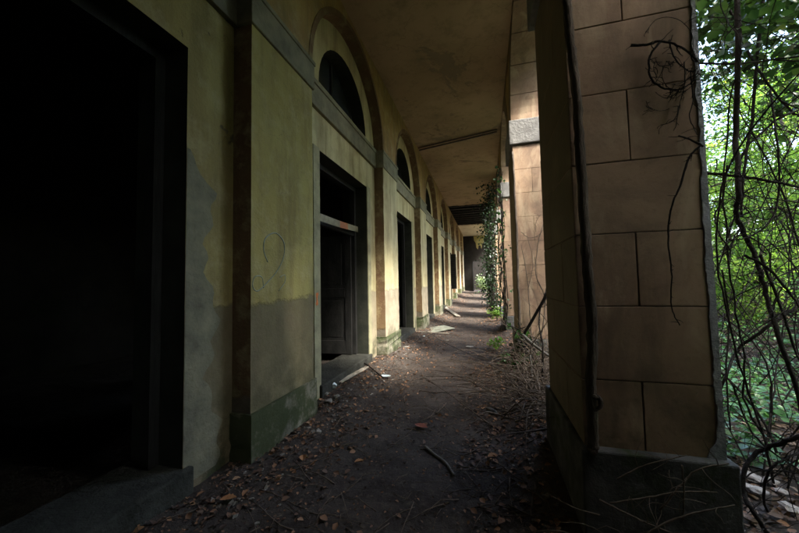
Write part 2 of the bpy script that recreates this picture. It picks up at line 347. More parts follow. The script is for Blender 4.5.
# ------------------------------------------------------------------ left wall of the corridor
XP, XR, XB = -1.776, -1.95, -2.40      # pilaster face, recessed wall, back of the wall
PER, PY0, PW = 3.40, 2.09, .93
CEIL = 5.22
KS = list(range(-2, 8))
END = 27.5
wall = empty('corridor_wall', (XP, 0, 0), 'long ochre plaster wall with brown edged pilasters, lunettes and doorways along the left of the corridor', 'wall')
def bay(k):                       # recessed field between pilaster k and k+1
    y0 = PY0 + PW + PER * k; y1 = PY0 + PER * (k + 1)
    return y0, y1, (y0 + y1) / 2
DW, DZ0, DZ1, LR, LZ = .805, .17, 3.06, .80, 3.94
SEG = 20
def arc(yc, zc, r, n=SEG, rz=None): 
    rz = rz or r
    return [(yc - r * math.cos(PI * i / n), zc + rz * math.sin(PI * i / n)) for i in range(n + 1)]
for k in range(-2, 7):
    y0, y1, yc = bay(k); yd = yc + .015
    w = MB()
    P = lambda y, z, x=XR: (x, y, z)
    # field around the door and the lunette
    w.poly([P(y0, -.3), P(yd - DW, -.3), P(yd - DW, 3.55), P(y0, 3.55)])
    w.poly([P(yd + DW, -.3), P(y1, -.3), P(y1, 3.55), P(yd + DW, 3.55)])
    w.poly([P(yd - DW, DZ1), P(yd + DW, DZ1), P(yd + DW, 3.55), P(yd - DW, 3.55)])
    w.poly([P(y0, 3.55), P(y1, 3.55), P(y1, LZ), P(y0, LZ)])
    a = arc(yd, LZ, LR); top = CEIL + .02
    w.poly([P(y0, LZ), P(yd - LR, LZ), P(yd - LR, top), P(y0, top)]); w.poly([P(yd + LR, LZ), P(y1, LZ), P(y1, top), P(yd + LR, top)])
    for i in range(SEG): w.poly([P(*a[i]), P(*a[i + 1]), P(a[i + 1][0], top), P(a[i][0], top)])
    # lunette reveal
    for i in range(SEG): w.poly([(XR, *a[i]), (XB, *a[i]), (XB, *a[i + 1]), (XR, *a[i + 1])], 1)
    w.poly([(XR, yd - LR, LZ), (XR, yd + LR, LZ), (XB, yd + LR, LZ), (XB, yd - LR, LZ)], 1)
    # door reveal
    w.poly([(XR, yd - DW, DZ0), (XB, yd - DW, DZ0), (XB, yd - DW, DZ1), (XR, yd - DW, DZ1)], 1)
    w.poly([(XR, yd + DW, DZ0), (XR, yd + DW, DZ1), (XB, yd + DW, DZ1), (XB, yd + DW, DZ0)], 1)
    w.poly([(XR, yd - DW, DZ1), (XB, yd - DW, DZ1), (XB, yd + DW, DZ1), (XR, yd + DW, DZ1)], 1)
    # spandrels of the blind arch in the pilaster plane, and its soffit
    R = (y1 - y0) / 2; A = arc(yc, 3.83, R, 28)
    for i in range(28):
        w.poly([(XP, *A[i]), (XP, *A[i + 1]), (XP, A[i + 1][0], top), (XP, A[i][0], top)], 2)
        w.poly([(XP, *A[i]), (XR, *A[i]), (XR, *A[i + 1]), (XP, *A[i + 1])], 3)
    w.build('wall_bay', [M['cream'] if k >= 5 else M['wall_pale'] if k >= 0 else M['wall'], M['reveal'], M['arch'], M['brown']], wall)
    # brown painted ring round the arch
    rg = MB(); A2 = arc(yc, 3.83, R + .07, 28); 
    for i in range(28):
        rg.mesh([(XP + .006, *A[i]), (XP + .006, *A[i + 1]), (XP + .006, *A2[i + 1]), (XP + .006, *A2[i]), (XP - .01, *A[i]), (XP - .01, *A[i + 1]), (XP - .01, *A2[i + 1]), (XP - .01, *A2[i])],
                [(0, 1, 2, 3), (4, 5, 1, 0), (3, 2, 6, 7)])
    rg.build('arch_band', M['brown'], wall)
    # string course under the lunette
    s = MB(); s.box(XR - .02, XR + .045, y0 + .003, y1 - .003, 3.53, 3.80); s.box(XR - .02, XR + .06, y0 + .003, y1 - .003, 3.803, 3.86)
    s.build('string_course', M['impost'], wall, bevel=.006)
    # cement margin round the door, sill
    f = MB(); e = .15
    f.box(XR - .01, XR + .014, yd - DW - e, yd - DW - .002, .05, DZ1 + .02, j=.003); f.box(XR - .01, XR + .014, yd + DW + .002, yd + DW + e, .05, DZ1 + .02, j=.003)
    if k != -1: f.build('door_surround', M['cement'], wall, bevel=.004)
    if k == -1:      # ragged patch of bare render beside the dark doorway
        f = MB(); prev = None
        for q in range(46):
            z = .1 + q * .05; w_ = .16 + .10 * (1 - q / 46) + .05 * math.sin(q * .37) + .03 * math.sin(q * 1.3) + random.uniform(-.012, .012)
            if q > 40: w_ *= (46 - q) / 6
            cur = (yd + DW + .001, yd + DW + max(.01, w_), z)
            if prev: f.mesh([(XR + .005, prev[0], prev[2]), (XR + .005, prev[1], prev[2]), (XR + .005, cur[1], cur[2]), (XR + .005, cur[0], cur[2]), (XR - .004, prev[1], prev[2]), (XR - .004, cur[1], cur[2])], [(0, 1, 2, 3), (1, 4, 5, 2)])
            prev = cur
        f.build('bare_render_patch', M['impost'], wall)
    zs = G(XR, yc)
    f = MB(); f.box(XB, XR + .045, yd - DW - .05, yd + DW + .05, -.2, DZ0 + max(0, zs - .05), j=.008); f.build('door_sill', M['sill'], wall, bevel=.015)
    # lunette window: dark pane behind a mullioned frame
    lw = MB(); xf = XR - .22
    fr = arc(yd, LZ, LR, SEG); fi = arc(yd, LZ + .05, LR - .06, SEG)
    for i in range(SEG):
        lw.mesh([(xf, *fr[i]), (xf, *fr[i + 1]), (xf, *fi[i + 1]), (xf, *fi[i]), (xf - .05, *fr[i]), (xf - .05, *fr[i + 1]), (xf - .05, *fi[i + 1]), (xf - .05, *fi[i])], [(0, 1, 2, 3), (3, 2, 6, 7)])
    lw.box(xf - .05, xf, yd - LR, yd + LR, LZ, LZ + .05)
    for q in (.5,):
        an = PI * q; lw.obox((xf - .02, yd - math.cos(an) * LR * .5, LZ + .05 + math.sin(an) * LR * .46), (.03, .03, LR * .95), (-(PI / 2 - an), 0, 0))
    lo = lw.build('lunette_window', M['dark_wood'], wall)
    pa = MB(); pa.poly([(xf - .03, *p) for p in fr][::-1]); pa.build('pane', M['glass'], lo)

def ring_column(x0, x1, y0, y1, z0, z1, step=.09, amp=.004, mb=None, chips=.0):
    """rectangular shaft with worn, slightly wandering arrises; material 1 on the faces across the corridor"""
    mb = mb or MB(); n = max(2, int((z1 - z0) / step)); vs = []
    for i in range(n + 1):
        z = z0 + (z1 - z0) * i / n
        for (x, y) in ((x0, y0), (x1, y0), (x1, y1), (x0, y1)):
            c = random.uniform(0, amp) * (3.5 if random.random() < chips else 1)
            sx = -1 if x == x1 else 1; sy = -1 if y == y1 else 1
            vs.append((x + sx * c, y + sy * c, z))
    for i in range(n):
        for k in range(4):
            a, b = i * 4 + k, i * 4 + (k + 1) % 4
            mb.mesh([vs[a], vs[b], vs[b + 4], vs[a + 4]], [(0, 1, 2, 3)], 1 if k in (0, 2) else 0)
    mb.poly(vs[:4][::-1]); mb.poly(vs[-4:]); return mb
for k in KS:
    ya = PY0 + PER * k; yb = ya + PW; base = G(XP + .1, ya + .4)
    mb = ring_column(XR - .05, XP, ya, yb, -.3, 3.53, chips=.12)
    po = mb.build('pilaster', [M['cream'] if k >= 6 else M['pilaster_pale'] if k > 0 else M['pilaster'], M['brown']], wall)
    q = ring_column(XR - .05, XP + .03, ya - .025, yb + .025, -.3, .41 + max(0, base - .05), .06, .008, chips=.2); q.build('plinth', [M['plinth'], M['plinth']], po)
    q = MB(); q.box(XR - .05, XP + .02, ya - .02, yb + .02, 3.533, 3.83); q.box(XR - .05, XP + .032, ya - .03, yb + .03, 3.80, 3.845)
    q.build('impost', M['impost'], po, bevel=.008)
    q = MB(); q.box(XR - .05, XP, ya, yb, 3.845, CEIL + .02); q.build('upper_shaft', M['arch'], po)

# back rooms: one closed dark shell behind the doorways
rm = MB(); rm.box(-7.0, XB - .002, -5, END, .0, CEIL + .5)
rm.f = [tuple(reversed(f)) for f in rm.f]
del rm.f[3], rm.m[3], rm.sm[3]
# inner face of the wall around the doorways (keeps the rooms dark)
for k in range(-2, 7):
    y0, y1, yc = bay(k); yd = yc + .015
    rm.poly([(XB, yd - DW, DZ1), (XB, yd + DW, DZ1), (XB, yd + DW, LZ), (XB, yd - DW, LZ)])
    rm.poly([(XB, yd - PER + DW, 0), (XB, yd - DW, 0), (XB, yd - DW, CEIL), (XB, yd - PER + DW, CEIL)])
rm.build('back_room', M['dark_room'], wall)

# doors ------------------------------------------------------------------
def door_leaf(hinge_y, x, ang, w, h, z0, side=1, name='door'):
    """panelled leaf hinged at (x, hinge_y); side=+1 extends towards +Y when closed; ang swings it inwards (negative: outwards)"""
    root = MB(); th = .045; lst = []
    def T(u, t, z):          # u along the leaf, t thickness
        dy = math.cos(ang) * side; dx = -math.sin(ang)
        return (x + dx * u + math.cos(ang) * t, hinge_y + dy * u + math.sin(ang) * side * t, z)
    def bx(mb, u0, u1, t0, t1, za, zb):
        vs = [T(u, t, z) for z in (za, zb) for (u, t) in ((u0, t0), (u1, t0), (u1, t1), (u0, t1))]
        mb.mesh(vs, [(3, 2, 1, 0), (4, 5, 6, 7), (0, 1, 5, 4), (1, 2, 6, 5), (2, 3, 7, 6), (3, 0, 4, 7)])
    st = .11
    bx(root, 0, st, 0, th, z0, z0 + h); bx(root, w - st, w, 0, th, z0, z0 + h)
    zs = [z0, z0 + .22, z0 + .95, z0 + 1.10, z0 + 1.95, z0 + 2.08, z0 + h - .13, z0 + h]
    for a, b in ((0, 1), (2, 3), (4, 5), (6, 7)):
        if zs[b] <= z0 + h + .001 and zs[a] < zs[b]: bx(root, st + .001, w - st - .001, .001, th - .001, zs[a], zs[b])
    o = root.build(name, M['dark_wood'], wall, bevel=.004)
    pn = MB()
    for a, b in ((1, 2), (3, 4), (5, 6)):
        if zs[b] > zs[a]:
            bx(pn, st - .01, w - st + .01, .014, .03, zs[a] - .01, zs[b] + .01); bx(pn, st + .06, w - st - .06, .008, .038, zs[a] + .06, zs[b] - .06)
    pn.build('panel', M['dark_wood'], o, bevel=.004)
    return o
for k in range(-2, 7):
    y0, y1, yc = bay(k); yd = yc + .015; zz = DZ0 + max(0, G(XR, yc) - .05) + .01; hh = DZ1 - zz - .02
    # frame head and posts set back in the reveal
    f = MB(); xf = XR - .2
    f.box(xf - .08, xf, yd - DW + .002, yd - DW + .07, zz, DZ1 - .002); f.box(xf - .08, xf, yd + DW - .07, yd + DW - .002, zz, DZ1 - .002); f.box(xf - .08, xf, yd - DW + .071, yd + DW - .071, DZ1 - .08, DZ1 - .003)
    if k == 0: f.box(xf - .07, xf - .01, yd - DW + .071, yd + DW - .071, 2.21, 2.27)
    f.build('door_frame', M['dark_wood'], wall)
    if k == 0:
        door_leaf(yd - DW + .075, xf - .06, .35, .72, 2.21 - zz, zz, 1)
        door_leaf(yd + DW - .075, xf - .06, 1.5, .72, 2.21 - zz, zz, -1)
    elif k in (1, 4): pass
    elif k == -1: door_leaf(yd - DW + .075, xf - .06, 1.5, .72, hh - .1, zz, 1)
    else:
        door_leaf(yd - DW + .075, xf - .06, .0 if k % 2 else .9, .72, hh - .1, zz, 1); door_leaf(yd + DW - .075, xf - .06, 0.02, .72, hh - .1, zz, -1)
    if k == 4:
        sh = MB(); o = MB()
        o.box(XR + .03, XR + .42, yd - DW - .06, yd - DW - .02, 1.0, 2.85)
        so = o.build('shutter', M['dark_wood'], wall)
        lv = MB()
        for i in range(26): lv.obox((XR + .225, yd - DW - .065, 1.08 + i * .065), (.30, .02, .045), (.6, 0, 0))
        lv.build('louvres', M['dark_wood'], so)

# graffiti and sprayed marks on the plaster (paint on the wall)
gp = [(268, 262), (264, 250), (266, 238), (276, 233), (284, 242), (284, 256), (278, 270), (268, 282), (258, 291), (253, 286), (255, 277), (262, 277), (264, 288)]
m = MB(); pts = spline([atX(u, v, XP + .001) for u, v in gp], 6); m.tube([Vector((XP - .003, p.y, p.z)) for p in pts], .0065, .005, 6)
m.tube([Vector((XP - .003, p.y, p.z)) for p in spline([atX(u, v, XP) for u, v in ((280, 277), (285, 275), (285, 282), (279, 291))], 5)], .005, .004, 6)
m.build('scrawl', M['spray_g'], wall)
m = MB()
for c, h in ((2.62 - EYE, 0),): pass
yo = 3.37
for i in range(5):
    z = 1.28 - i * .028; wd = (.05, .03, .015, .028, .045)[i]; m.obox((XR + .0145, yo + random.uniform(-.006, .006), z), (.003, wd, .035), (random.uniform(-.3, .3), 0, 0), j=.001)
m.build('spray_mark', M['spray_o'], wall)

# ------------------------------------------------------------------ ceiling with a fallen bay, joists above
H0, H1 = 16.2, 22.0; XI = .47
cl = MB()
def ragged(xa, xb, y, up, n=22, amp=.22):
    pts = []
    for i in range(n + 1):
        x = xa + (xb - xa) * i / n; pts.append((x, y + up * (abs(math.sin(i * 2.1)) * .4 + random.random()) * amp * .5))
    return pts
e0 = ragged(XP - .2, XI, H0, -1); e1 = ragged(XP - .2, XI, H1, 1)
TH = .06
def slab(edgeA, edgeB):
    for i in range(len(edgeA) - 1):
        a, b, c, d = edgeA[i], edgeA[i + 1], edgeB[i + 1], edgeB[i]
        cl.mesh([(a[0], a[1], CEIL), (b[0], b[1], CEIL), (c[0], c[1], CEIL), (d[0], d[1], CEIL), (a[0], a[1], CEIL + TH), (b[0], b[1], CEIL + TH), (c[0], c[1], CEIL + TH), (d[0], d[1], CEIL + TH)],
                [(3, 2, 1, 0), (4, 5, 6, 7), (0, 1, 5, 4), (2, 3, 7, 6)])
st = [(p[0], -5.) for p in e0]; en = [(p[0], END) for p in e1]
slab(st, e0); slab(e1, en)
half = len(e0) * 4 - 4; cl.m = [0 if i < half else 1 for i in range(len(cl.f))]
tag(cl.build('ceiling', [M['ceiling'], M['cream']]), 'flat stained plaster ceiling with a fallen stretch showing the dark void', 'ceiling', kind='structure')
jo = empty('roof_void', (0, 19, CEIL), 'dark open roof void with timber joists above the hole in the ceiling', 'roof')
bx = MB(); bx.box(XP - .6, 1.3, -5.2, END + .3, CEIL + TH + .35, CEIL + 1.4); bx.build('roof_deck', M['dark_room'], jo)
for y in np.arange(16.0, 22.5, .62):
    q = MB(); q.box(XP - .1, .9, y, y + .11, CEIL + TH + .01, CEIL + .22, j=.006); q.build('joist', M['dark_wood'], jo)

# loose batten hanging under the ceiling
bt = MB(); a = Vector((-1.74, 8.80, CEIL - .03)); b = Vector((.38, 8.30, CEIL - .05))
d = (b - a); L = d.length; ang = math.atan2(d.y, d.x)
bt.obox((a + b) / 2, (L, .035, .03), (0, 0, ang)); bt.obox((a + b) / 2 + Vector((0, -.13, .008)), (L, .028, .03), (0, 0, ang + .012))
tag(bt.build('batten', M['metal'], bevel=.003), 'pair of thin dark battens fixed slantwise across the ceiling', 'batten')

# ------------------------------------------------------------------ arcade pillars and arches on the garden side
X0, X1, PT = .4807, 1.084, .967
PYS = [-1.5, 1.949, 5.443, 8.85, 12.25, 15.65, 19.05, 22.45, 25.85]
CH, PZ = .3912, .467
def add_tint(o, vals):
    a = o.data.attributes.new('tint', 'FLOAT', 'FACE'); a.data.foreach_set('value', np.asarray(vals, np.float32))
pl_labels = {
 0: 'pillar of tan blocks beside the camera, behind the near one',
 1: 'nearest big tan block pillar with a thick vine up its corner and pale ragged right edge',
 2: 'second pillar, orange in the light, with grey impost block and dry stems on its face',
 3: 'third pillar hung with ivy, just beyond the orange lit one',
 4: 'fourth pillar from the camera, half hidden by ivy', 5: 'fifth pillar from the camera along the arcade', 6: 'sixth pillar from the camera, under the fallen ceiling',
 7: 'seventh pillar from the camera, far along the corridor', 8: 'farthest pillar, next to the end wall'}
for i, y in enumerate(PYS):
    root = empty('stone_pillar', (X0, y, 0), pl_labels[i], 'pillar', 'block pillars of the arcade')
    m = MB(); t = []; g = .0022
    def blk(xa, xb, ya, yb, za, zb):
        m.box(xa, xb, ya, yb, za, zb, j=.0012); t.extend([random.random()] * 6)
    zc = PZ; r = 0
    while zc < 3.60:
        zt = min(zc + CH, 3.61)
        if r % 2 == 0:
            xm = X0 + .29 + random.uniform(-.01, .01); ym = y + .33
            blk(X0, xm - g, y, ym - g, zc + g, zt - g); blk(xm + g, X1, y, ym - g, zc + g, zt - g)
            blk(X0, X1, ym + g, y + PT, zc + g, zt - g)
        else:
            ym = y + .66; blk(X0, X1, y, ym - g, zc + g, zt - g); blk(X0, X1, ym + g, y + PT, zc + g, zt - g)
        zc = zt; r += 1
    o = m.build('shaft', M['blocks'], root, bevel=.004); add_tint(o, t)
    c = MB(); c.box(X0 + .007, X1 - .007, y + .007, y + PT - .007, -.2, 3.6); c.build('mortar_core', M['mortar'], o)
    q = MB(); zb = PZ + .045 if i == 1 else PZ - .005
    q.box(X0 - .035, X1 + .035, y - .06, y + PT + .05, -.3, zb, j=.008)
    q.build('base', [M['grey_stone'], M['grey_stone']], root, bevel=.01)
    q = MB(); q.box(X0 - .05, X1 + .05, y - .04, y + PT + .04, 3.615, 4.02, j=.006); q.build('impost', M['impost_grey'], root, bevel=.015)
    if i == 1:      # torn mortar along the outer arris, colour paled to carry its lit side
        q = MB(); n = 120; prev = None
        for s in range(n + 1):
            z = .50 + 3.1 * s / n; w_ = (.006 if z > 1.9 else .016) + .006 * math.sin(s * .55) * random.random() + random.uniform(-.003, .004) + max(0, .05 - .012 * s)
            cur = [(X1 - w_, y - .006, z), (X1 + .012 + random.uniform(0, .004), y - .006, z), (X1 + .012, y + .2, z)]
            if prev: q.mesh(prev + cur, [(0, 1, 4, 3), (1, 2, 5, 4)], 0)
            if prev: q.mesh([prev[0], cur[0], (cur[0][0], y + .01, cur[0][2]), (prev[0][0], y + .01, prev[0][2])], [(0, 1, 2, 3)])
            prev = cur
        q.build('torn_mortar_edge', M['mortar_pale'], root)
# arches
ar = empty('arcade_arches', (X0, 0, 4), 'row of round arches carried by the block pillars on the garden side', 'arcade')
TOP = 6.6
for i in range(len(PYS)):
    ya = PYS[i] + PT; yb = PYS[i + 1] if i + 1 < len(PYS) else END + .0
    if yb - ya < 1: continue
    yc = (ya + yb) / 2; r = (yb - ya) / 2; n = 30; A = arc(yc, 4.02, r, n, 1.17)
    m = MB(); t = []
    for k in range(n):
        m.poly([(X0, *A[k]), (X0, A[k][0], TOP), (X0, A[k + 1][0], TOP), (X0, *A[k + 1])]); t.append(.3)
        m.poly([(X1, *A[k]), (X1, *A[k + 1]), (X1, A[k + 1][0], TOP), (X1, A[k][0], TOP)]); t.append(.3)
    o = m.build('arch_wall', M['arch'], ar)
    # voussoirs
    m = MB(); t = []; nv = 9
    for k in range(nv):
        a0 = PI * k / nv + .004; a1 = PI * (k + 1) / nv - .004; rings = []
        for s in range(5):
            aa = a0 + (a1 - a0) * s / 4; c, sn = math.cos(aa), math.sin(aa)
            rings.append([(X0 - .006, yc - r * c, 4.02 + 1.17 * sn), (X1 + .012, yc - r * c, 4.02 + 1.17 * sn), (X1 + .012, yc - (r + .3) * c, 4.02 + 1.47 * sn), (X0 - .006, yc - (r + .3) * c, 4.02 + 1.47 * sn)])
        for s in range(4):
            m.mesh(rings[s] + rings[s + 1], [(0, 1, 5, 4), (1, 2, 6, 5), (2, 3, 7, 6), (3, 0, 4, 7)])
        m.poly(rings[0]); m.poly(rings[4][::-1]); t += [random.random()] * 18
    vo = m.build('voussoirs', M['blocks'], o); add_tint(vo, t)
    m = MB(); m.box(X0 + .001, X1 - .001, PYS[i] + .001, PYS[i] + PT - .001, 4.02, TOP); m.build('pier_wall', M['arch'], ar)
m = MB(); m.box(X0 - .005, X1 + .02, PYS[0], END, TOP + .002, TOP + .9); m.build('parapet', M['arch'], ar)

# ------------------------------------------------------------------ end walls
ew = empty('end_wall', (0, END, 0), 'dark brown end wall with a doorway closing the far end of the corridor', 'wall')
m = MB(); ya, yb = END, END + .3
m.box(XR - .4, -1.05, ya, yb, -.3, CEIL + .6); m.box(.0, X1, ya, yb, -.3, CEIL + .6); m.box(-1.05, .0, ya, yb, 3.05, CEIL + .6)
m.box(-1.5, .2, END + 3, END + 3.2, -.3, 5)
m.build('wall_face', M['dark_room'], ew)
m = MB(); m.box(-1.13, -1.05, ya - .03, ya - .002, .4, 3.13); m.box(.0, .08, ya - .03, ya - .002, .4, 3.13); m.box(-1.05, .0, ya - .03, ya - .002, 3.05, 3.13); m.build('door_frame', M['dark_wood'], ew)
m = MB()
pr = [(-.95, 5.18), (-.9, 4.8), (-.78, 4.62), (-.74, 4.2), (-.6, 4.05), (-.55, 4.4), (-.38, 4.36), (-.33, 4.05), (-.22, 4.5), (-.1, 4.6), (-.06, 5.18)]
m.poly([(x_, ya - .012, z_) for x_, z_ in pr]); [m.poly([(pr[i - 1][0], ya - .012, pr[i - 1][1]), (pr[i][0], ya - .012, pr[i][1]), (pr[i][0], ya + .01, pr[i][1]), (pr[i - 1][0], ya + .01, pr[i - 1][1])]) for i in range(len(pr))]
m.build('plaster_patch', M['pilaster'], ew)
nw = MB(); nw.box(XR - .4, X1, -5.3, -5.0, -.3, CEIL + .6)
tag(nw.build('back_wall', M['wall']), 'plain plaster wall closing the corridor behind the camera', 'wall')

# ------------------------------------------------------------------ leaf litter on the corridor floor
def scatter(n, x0, x1, y0, y1, dens):
    out = []
    while sum(len(o) for o in out) < n:
        X = rng.uniform(x0, x1, 20000); Y = y0 + (y1 - y0) * rng.uniform(0, 1, 20000) ** 1.5
        k = rng.uniform(0, 1, 20000) < dens(X, Y); out.append(np.stack([X[k], Y[k]], 1))
    p = np.concatenate(out)[:n]; return np.column_stack([p, gh(p[:, 0], p[:, 1]) + rng.uniform(.003, .018, n)])
def dl(X, Y):
    side = sstep(-.75, -1.5, X) + 1.6 * sstep(-.45, .25, X) + .13
    return np.clip(side * (.15 + .85 * vnoise(X, Y, 2.2, 4)) * (.3 + vnoise(X, Y, .6, 8)), 0, 1) * ~((X > X0 - .06) & (X < X1 + .06) & (((Y - 1.85) % 3.44) < 1.05))
P = scatter(12500, -1.9, 1.9, .9, 24, dl)
tag(leaf_cloud('leaf_litter', P, .038, M['dead'], flat=.35, jit=.6, wide=.7, tint=rng.beta(1.5, 1.7, len(P))), 'dry tan and brown leaf crumbs scattered along both sides of the path', 'leaf litter', kind='stuff')
P = scatter(22000, -1.9, 1.4, .9, 16, lambda X, Y: dl(X, Y) + .12)
tag(leaf_cloud('leaf_crumbs', P, .017, M['dead'], flat=.3, jit=.6, wide=.7, tint=rng.beta(1.2, 2.6, len(P))), 'tiny leaf and bark crumbs trodden into the dirt path', 'leaf crumbs', kind='stuff')
# garden floor: dead leaves
P = scatter(26000, 1.2, 10, 1.5, 16, lambda X, Y: .25 + .75 * vnoise(X, Y, .9, 11))
tag(leaf_cloud('garden_litter', P, .055, M['dead_grey'], flat=.25, jit=.5, wide=.6, tint=rng.beta(1.6, 1.8, len(P))), 'brown and tan fallen leaves covering the garden bank', 'leaf litter', kind='stuff')
def di(X, Y): return (vnoise(X, Y, .8, 21) * .6 + vnoise(X, Y, 2.5, 22) * .4 > .36) * (.5 + .65 * vnoise(X, Y, 4, 23))
P = scatter(56000, 1.3, 14, 1.5, 20, lambda X, Y: di(X, Y) * ((X > 1.9) | (Y > 2.9))); P[:, 2] += rng.uniform(.02, .13, len(P))
tag(leaf_cloud('ground_ivy', P, .058, M['ivy_ground'], flat=.25, jit=.4, wide=.95), 'bright green ivy carpeting the garden bank beyond the pillar', 'ivy', kind='stuff')

m = MB()
for i in range(620):
    y = 1.6 + random.random() ** 1.5 * 14; left = random.random() < .75
    x = (-1.72 + abs(random.gauss(0, .22))) if left else (.42 - abs(random.gauss(0, .15)))
    s_ = random.uniform(.005, .02) * (1.6 if random.random() < .05 else 1); m.obox((x, y, G(x, y) + s_ * .25), (s_ * random.uniform(.8, 1.8), s_ * random.uniform(.7, 1.4), s_ * .6), (random.uniform(-.4, .4), random.uniform(-.4, .4), random.uniform(0, 3)), j=s_ * .3)
tag(m.build('plaster_crumbs', M['rubble']), 'grey crumbs of fallen plaster strewn along the foot of the walls', 'rubble', kind='stuff')
# twigs
def twig_mb(m, p, L, ang, r, lift=.01, bend=.2, n=4):
    pts = []; a = ang; q = Vector(p)
    for i in range(n + 1):
        z = G(q.x, q.y) + r + lift * (1 - abs(2 * i / n - 1)); pts.append(Vector((q.x, q.y, z))); a += random.uniform(-bend, bend)
        q = q + Vector((math.cos(a), math.sin(a), 0)) * L / n
    m.tube(pts, r, r * .5, 5)
m = MB()
for i in range(900):
    if random.random() < .62: x = random.uniform(-.3, .95); y = 2.0 + random.random() ** 1.4 * 8
    else: x = random.uniform(-1.75, -.2); y = 1.6 + random.random() ** 1.6 * 12
    if x > .4 and (1.85 < y < 3.0 or 5.35 < y < 6.5): continue
    twig_mb(m, (x, y, 0), random.uniform(.08, .42), random.uniform(0, 6.28), random.uniform(.0015, .0045), random.uniform(.0, .03))
tag(m.build('twig_litter', M['twig']), 'thin dry twigs strewn over the dirt floor', 'twigs', kind='stuff')
m = MB()
for i in range(420):
    x = random.triangular(-.05, 1.5, .5); y = random.uniform(3.0, 5.3)
    L = random.uniform(.3, 1.1); a = random.uniform(0, 6.28); z = G(x, y) + .03 + random.random() * .18
    b_ = (x + math.cos(a) * L, y + math.sin(a) * L, z + random.uniform(-.1, .3)); c_ = ((x + b_[0]) / 2 + random.uniform(-.08, .08), (y + b_[1]) / 2, (z + b_[2]) / 2 + random.uniform(0, .1))
    b_ = (b_[0], b_[1], max(b_[2], G(b_[0], b_[1]) + .01)); m.tube(spline([(x, y, z), c_, b_], 4), random.uniform(.003, .009), .002, 5)
for i in range(26):
    x, y = random.uniform(.42, 1.05), random.uniform(3.9, 5.2); q = [Vector((x, y, G(x, y) - .02))]; dx, dy = random.gauss(0, .09), random.gauss(0, .09)
    for k in range(6): dx += random.gauss(0, .07); dy += random.gauss(0, .06); q.append(q[-1] + Vector((dx, dy, random.uniform(.12, .26))))
    m.tube(spline(q, 3), random.uniform(.003, .009), .0015, 5, lump=.1)
tag(m.build('brushwood', M['twig']), 'heap of dry grey brushwood between the two nearest pillars', 'brushwood', kind='stuff')

# single sticks, boards and rubbish that can be picked out
def stick(name, px, r0, r1, mat, label, z=.012, cat='stick', n=5):
    pts = [atZ(u, v, .0) for u, v in px]; pts = [Vector((p.x, p.y, G(p.x, p.y) + z)) for p in pts]
    m = MB(); m.tube(spline(pts, n), r0, r1, 8, lump=.12); return tag(m.build(name, mat), label, cat)
stick('stick', [(425, 447), (435, 455), (446, 465), (454, 478)], .012, .009, M['grey_wood'], 'curved bare grey stick lying in the middle of the path', .012)
stick('stick', [(349.5, 364), (366, 373), (383, 383)], .012, .010, M['bark_dark'], 'straight dark stick reaching out from the open doorway', .05)
stick('stick', [(459, 396), (475, 393), (491, 392)], .008, .005, M['twig'], 'thin pale twig lying across the path before the near pillar', .01)
stick('stick', [(436, 413), (444, 408), (446, 404)], .006, .004, M['twig'], 'short forked twig on the trodden path', .01)
def plank(a, b, wd, th, mat, label, name='plank', dz=.02, tilt=0, cat='plank'):
    a = atZ(*a, 0.); b = atZ(*b, 0.); a.z = G(a.x, a.y) + dz; b.z = G(b.x, b.y) + dz; d = b - a
    m = MB(); m.obox((a + b) / 2, (d.length, wd, th), (tilt, -math.atan2(d.z, math.hypot(d.x, d.y)), math.atan2(d.y, d.x)), j=.004)
    return tag(m.build(name, mat, bevel=.003), label, cat)
plank((367, 375), (339, 391), .07, .02, M['pale_wood'], 'broken tan slat lying beside the doorway sill', dz=.035)
plank((416, 334.6), (449, 335), .06, .02, M['pale_wood'], 'thin white plank in front of the pale board on the floor')
plank((444, 310.5), (458, 317.5), .16, .03, M['pale_wood'], 'white plank lying slanted by the third pilaster', dz=.05)
plank((440, 315), (446, 309), .1, .03, M['pale_wood'], 'short white lath propped by the third pilaster', dz=.08)
b = MB(); pts = [atZ(u, v, 0) for u, v in ((423, 330.5), (444, 327), (455, 330), (430, 335))]
pts = [Vector((p.x, p.y, .045)) for p in pts]; b.mesh(pts + [p + Vector((0, 0, .012)) for p in pts], [(3, 2, 1, 0), (4, 5, 6, 7), (0, 1, 5, 4), (1, 2, 6, 5), (2, 3, 7, 6), (3, 0, 4, 7)])
tag(b.build('board', M['board']), 'flat pale green board lying on the floor past the second pilaster', 'board')
def chunk(name, u, v, size, mat, label, cat, flat=.45, dz=.02):
    p = atZ(u, v, 0.); bm = bmesh.new(); bmesh.ops.create_icosphere(bm, subdivisions=2, radius=1)
    for vv in bm.verts:
        n = .62 + .5 * random.random(); vv.co = Vector((vv.co.x * size * n, vv.co.y * size * n, vv.co.z * size * flat * n))
    me = bpy.data.meshes.new(name); bm.to_mesh(me); bm.free(); me.materials.append(mat); o = bpy.data.objects.new(name, me); col.objects.link(o)
    o.location = (p.x, p.y, G(p.x, p.y) + dz); o.rotation_euler = (0, 0, random.uniform(0, 6)); return tag(o, label, cat)
chunk('rubble_piece', 333, 395, .055, M['plastic'], 'pale blue white crumpled scrap against the doorway sill, topmost of its heap', 'scrap', .7, .05)
chunk('rubble_piece', 325, 401, .05, M['rubble'], 'grey white scrap at the foot of the near pilaster', 'scrap')
chunk('rubble_piece', 337, 405, .045, M['rubble'], 'flat greyish scrap lowest in the heap by the doorway', 'scrap')
chunk('rubble_piece', 329, 409, .05, M['rubble'], 'dull grey lump of plaster in the dirt below the pale scraps', 'rubble')
chunk('rubble_piece', 424, 339, .035, M['plastic'], 'small white round lump before the thin white plank', 'scrap')
